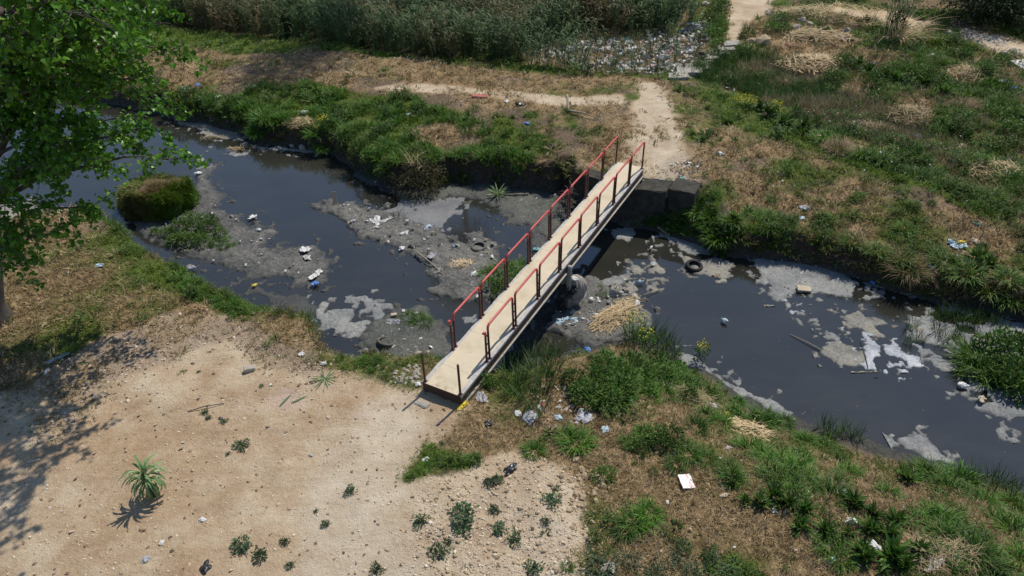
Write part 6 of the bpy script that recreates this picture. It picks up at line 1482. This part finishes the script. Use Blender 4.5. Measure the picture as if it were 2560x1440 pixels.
stones([(1737, 14, .34), (1762, 12, .36), (1920, 33, .28), (1945, 53, .24), (2005, 53, .26), (2025, 62, .2), (2065, 72, .2), (2115, 78, .28), (2375, 85, .3), (2330, 140, .28), (1990, 70, .34), (1920, 68, .24), (2530, 132, .25), (2510, 135, .2), (2550, 140, .3)], M_STONE, 'rounded boulder in the waste ground beyond the stream', 'boulders in the waste ground')
stones([(1905, 108, .5), (1880, 105, .35)], M_CLOD, 'dark earth lump beside the far path', 'earth lumps by the far path', name='earth_clod')
stones([(sr.uniform(1590, 1740), sr.uniform(448, 474), sr.uniform(.05, .11)) for i in range(60)], M_STONE, 'grey stone on top of the far wall', 'stones on the far wall')
# stepping stones
for (a, b, sx_, sy_) in [(1695, 193, .55, .4), (1722, 180, .7, .45), (1742, 170, .7, .5), (1758, 155, .55, .4), (1776, 146, .5, .4), (1795, 135, .6, .45), (1815, 124, .5, .45), (1828, 112, .5, .4)]:
    q = G(a, b); c_ = [(q[0] - sx_, q[1] - sy_), (q[0] + sx_ * .9, q[1] - sy_ * .8), (q[0] + sx_, q[1] + sy_), (q[0] - sx_ * .8, q[1] + sy_ * .9)]
    o = rough_block('stepping_stone', c_, q[2] + .12, q[2] - .25, M_CONC, .03, int(a)); tag(o, 'flat stepping stone on the wet crossing between the two far paths', 'stepping stone', 'stepping stones')

# ------------------------------------------------------------------ poplar at the left
def bez(a, b, c, n):
    t = np.linspace(0, 1, n)[:, None]; return (1 - t) ** 2 * a + 2 * t * (1 - t) * b + t * t * c
tb = G(-30, 805); tree = empty('poplar_tree', tb); tag(tree, 'large leafy poplar leaning over the left bank', 'tree')
ttop = P(-10, 30, 9.5); tr_path = [tb, tb * .7 + P(-30, 560, 3.0) * .3, P(-40, 420, 4.2), P(-20, 200, 6.5), ttop]
tr_path = np.array(tr_path); tp = []
for i in range(len(tr_path) - 1):
    tp += [tr_path[i] * (1 - t) + tr_path[i + 1] * t for t in (0, .33, .66)]
tp.append(tr_path[-1]); tp = np.array(tp); tp[0, 2] -= .3
trad = np.linspace(.48, .16, len(tp)); trad[0] = .72; trad[1] = .56
MB().tube(tp - tb, trad, 14).build('trunk', M_BARK, tree, True)
r = np.random.default_rng(88); prr = random.Random(88)
targets = [(440, 320, 5.0), (462, 400, 4.6), (475, 205, 7), (482, 120, 8), (455, 60, 8.6), (250, 520, 3.8), (60, 640, 3.2), (150, 590, 3.4), (20, 600, 3.4), (230, 300, 6), (350, 120, 8.4), (410, 20, 9.2), (220, 30, 10), (110, 250, 6.4), (310, 240, 6.6), (60, 430, 4.8),
           (400, 150, 7.4), (140, 110, 8), (60, 120, 9), (270, 390, 5.2), (380, 260, 5.8), (160, 400, 5.4), (330, 340, 5.6), (100, 520, 4), (0, 300, 6), (-120, 250, 6), (-150, 450, 5), (-100, 80, 9), (300, -60, 10), (150, -100, 10.6), (430, -70, 9.8), (0, -60, 10.6), (-180, 620, 4), (300, 20, 8.8), (180, 180, 7.4), (250, 120, 7.8), (40, 200, 7), (390, 330, 5.2), (200, 230, 6.5), (380, -40, 9.2), (420, -120, 9.6), (300, -160, 10.3), (200, -60, 9.6), (250, 60, 8.2), (340, 180, 7), (150, 330, 5.8), (90, 340, 5.6)]
mbL = MB(); leafC = []; leafD = []
def gauss3(s): return r.normal(0, s, 3)
for (a, b, z) in targets:
    a = a if a < 150 else 150 + (a - 150) * .90
    tgt = P(a, b, z)
    hz_ = z * r.uniform(.55, .8); j = int(np.argmin(np.abs(tp[:, 2] - hz_))); st = tp[j]
    L_ = np.linalg.norm(tgt - st); ctrl = (st + tgt) / 2 + np.array([0, 0, L_ * .18]) + gauss3(L_ * .06)
    pth = bez(st, ctrl, tgt, 9) + np.concatenate([np.zeros((1, 3)), r.normal(0, .06, (8, 3))])
    mbL.tube(pth - tb, np.linspace(min(.03 + .010 * L_, .09), .008, 9), 6, False)
    for k_ in range(int(4.5 + L_ * 1.25)):
        t = r.uniform(.35, 1) ** .8; i = min(int(t * 8), 7); p0 = pth[i] * (1 - (t * 8 - i)) + pth[min(i + 1, 8)] * (t * 8 - i)
        dr_ = (tgt - st) / L_ + gauss3(.8); dr_[2] += .0; dr_ /= np.linalg.norm(dr_); ln = r.uniform(.4, 1.0)
        p1 = p0 + dr_ * ln * .6; p2 = p1 + (dr_ + np.array([0, 0, -.5]) + gauss3(.2)) * ln * .45
        mbL.tube(np.array([p0, p1, p2]) - tb, [.014, .009, .004], 4, False)
        for m_ in range(4):
            tt = r.uniform(.35, 1); q0 = p0 * (1 - tt) + p1 * tt if r.random() < .4 else p1 * (1 - tt) + p2 * tt
            d2 = dr_ + gauss3(.8); d2 /= np.linalg.norm(d2); q1 = q0 + d2 * r.uniform(.15, .38)
            mbL.tube(np.array([q0, q1]) - tb, [.005, .003], 3, False)
            for l_ in range(8):
                c_ = q0 * (1 - l_ / 7) + q1 * (l_ / 7) + gauss3(.07); leafC.append(c_); leafD.append(d2 * .5 + gauss3(.7) + np.array([0, 0, -.35]))
mbL.build('limb', M_BARK, tree, True)
leafC = np.array(leafC); leafD = np.array(leafD); nl = len(leafC)
upv = np.array([0, 0, 1.0]) + r.normal(0, .55, (nl, 3)); LL = r.uniform(.10, .17, nl)
dcam = np.linalg.norm(leafC - np.array([0, 0, CAM_H]), axis=1)
rel = leafC - np.array([0, 0, CAM_H]); dep = rel @ FWD; ipx = 1280 + F * (rel @ RT) / dep; ipy = 720 - F * (rel @ UP) / dep
vis = (ipx > 5) & (ipy > 5)
order = np.argsort(np.where(vis, dcam / LL, 1e9))[:290]; single = np.zeros(nl, bool); single[order] = True
crown = link('crown', shared('crown', leafset(leafC[~single] - tb, leafD[~single], upv[~single], LL[~single], LL[~single] * .9, .3, True), M_TREE), None, tree); crown['kind'] = 'stuff'
LM = shared('leaf', leafset(np.zeros((1, 3)), np.array([[1.0, 0, 0]]), np.array([[0, 0, 1.0]]), np.array([1.0]), np.array([.9]), .3, True), M_TREE)
for i in np.where(single)[0]:
    d = Vector(leafD[i]).normalized(); s_ = d.cross(Vector(upv[i])).normalized(); n_ = s_.cross(d)
    o = link('leaf', LM, None, crown)
    mt = Matrix(((d.x, -s_.x, n_.x, 0), (d.y, -s_.y, n_.y, 0), (d.z, -s_.z, n_.z, 0), (0, 0, 0, 1))) @ Matrix.Scale(float(LL[i]), 4)
    mt.translation = Vector(leafC[i] - tb); o.matrix_local = mt
print('poplar leaves', nl)

# trees beyond the stream
def back_tree(loc, h0, rx, rz, n, leaf, label, seed, mat, trunk_r=.25, ratio=.35, shell=.3):
    t = empty('tree', loc); tag(t, label, 'tree')
    MB().tube([(0, 0, -.3), (.1, .1, h0 * .5), (0, .2, h0 + rz * .6)], [trunk_r * 1.3, trunk_r, trunk_r * .4], 10).build('trunk', M_BARK, t, True)
    r = np.random.default_rng(seed); parts = []
    for k in range(16):
        u = r.normal(size=3); u /= np.linalg.norm(u); c = u * np.array([rx, rx, rz]) * r.uniform(.3, .75)
        v, f = bushm(n // 16, rx * .45, rx * .45, rz * .45, leaf, ratio, seed * 31 + k, shell, -1.0, .4); v[:, 2] -= rz * .2
        parts.append((v + c + np.array([0, 0, h0 + rz]), f))
    link('crown', shared('crown', cat(parts), mat), None, t)
M_DARKLEAF = veg('dark_tree_leaves', (.022, .045, .012), (.045, .08, .02), (.2, .17, .07))
back_tree(G(2460, 50), -1.2, 4.0, 3.2, 11000, .24, 'dark spreading tree shading the far path', 5, M_DARKLEAF)
back_tree(P(2640, 30, ZL), -1.2, 4.5, 3.6, 8000, .26, 'dark tree at the end of the far path', 6, M_DARKLEAF)
back_tree(P(2140, -25, ZL), -.8, 2.2, 1.6, 3000, .2, 'low dark bush at the bend of the far path', 8, M_DARKLEAF)
back_tree(np.array([-3.6, 49.5, ZL]), 13.0, 4.2, 5.5, 6500, .26, 'tall tree standing in the reed bed', 7, M_DARKLEAF, .3)
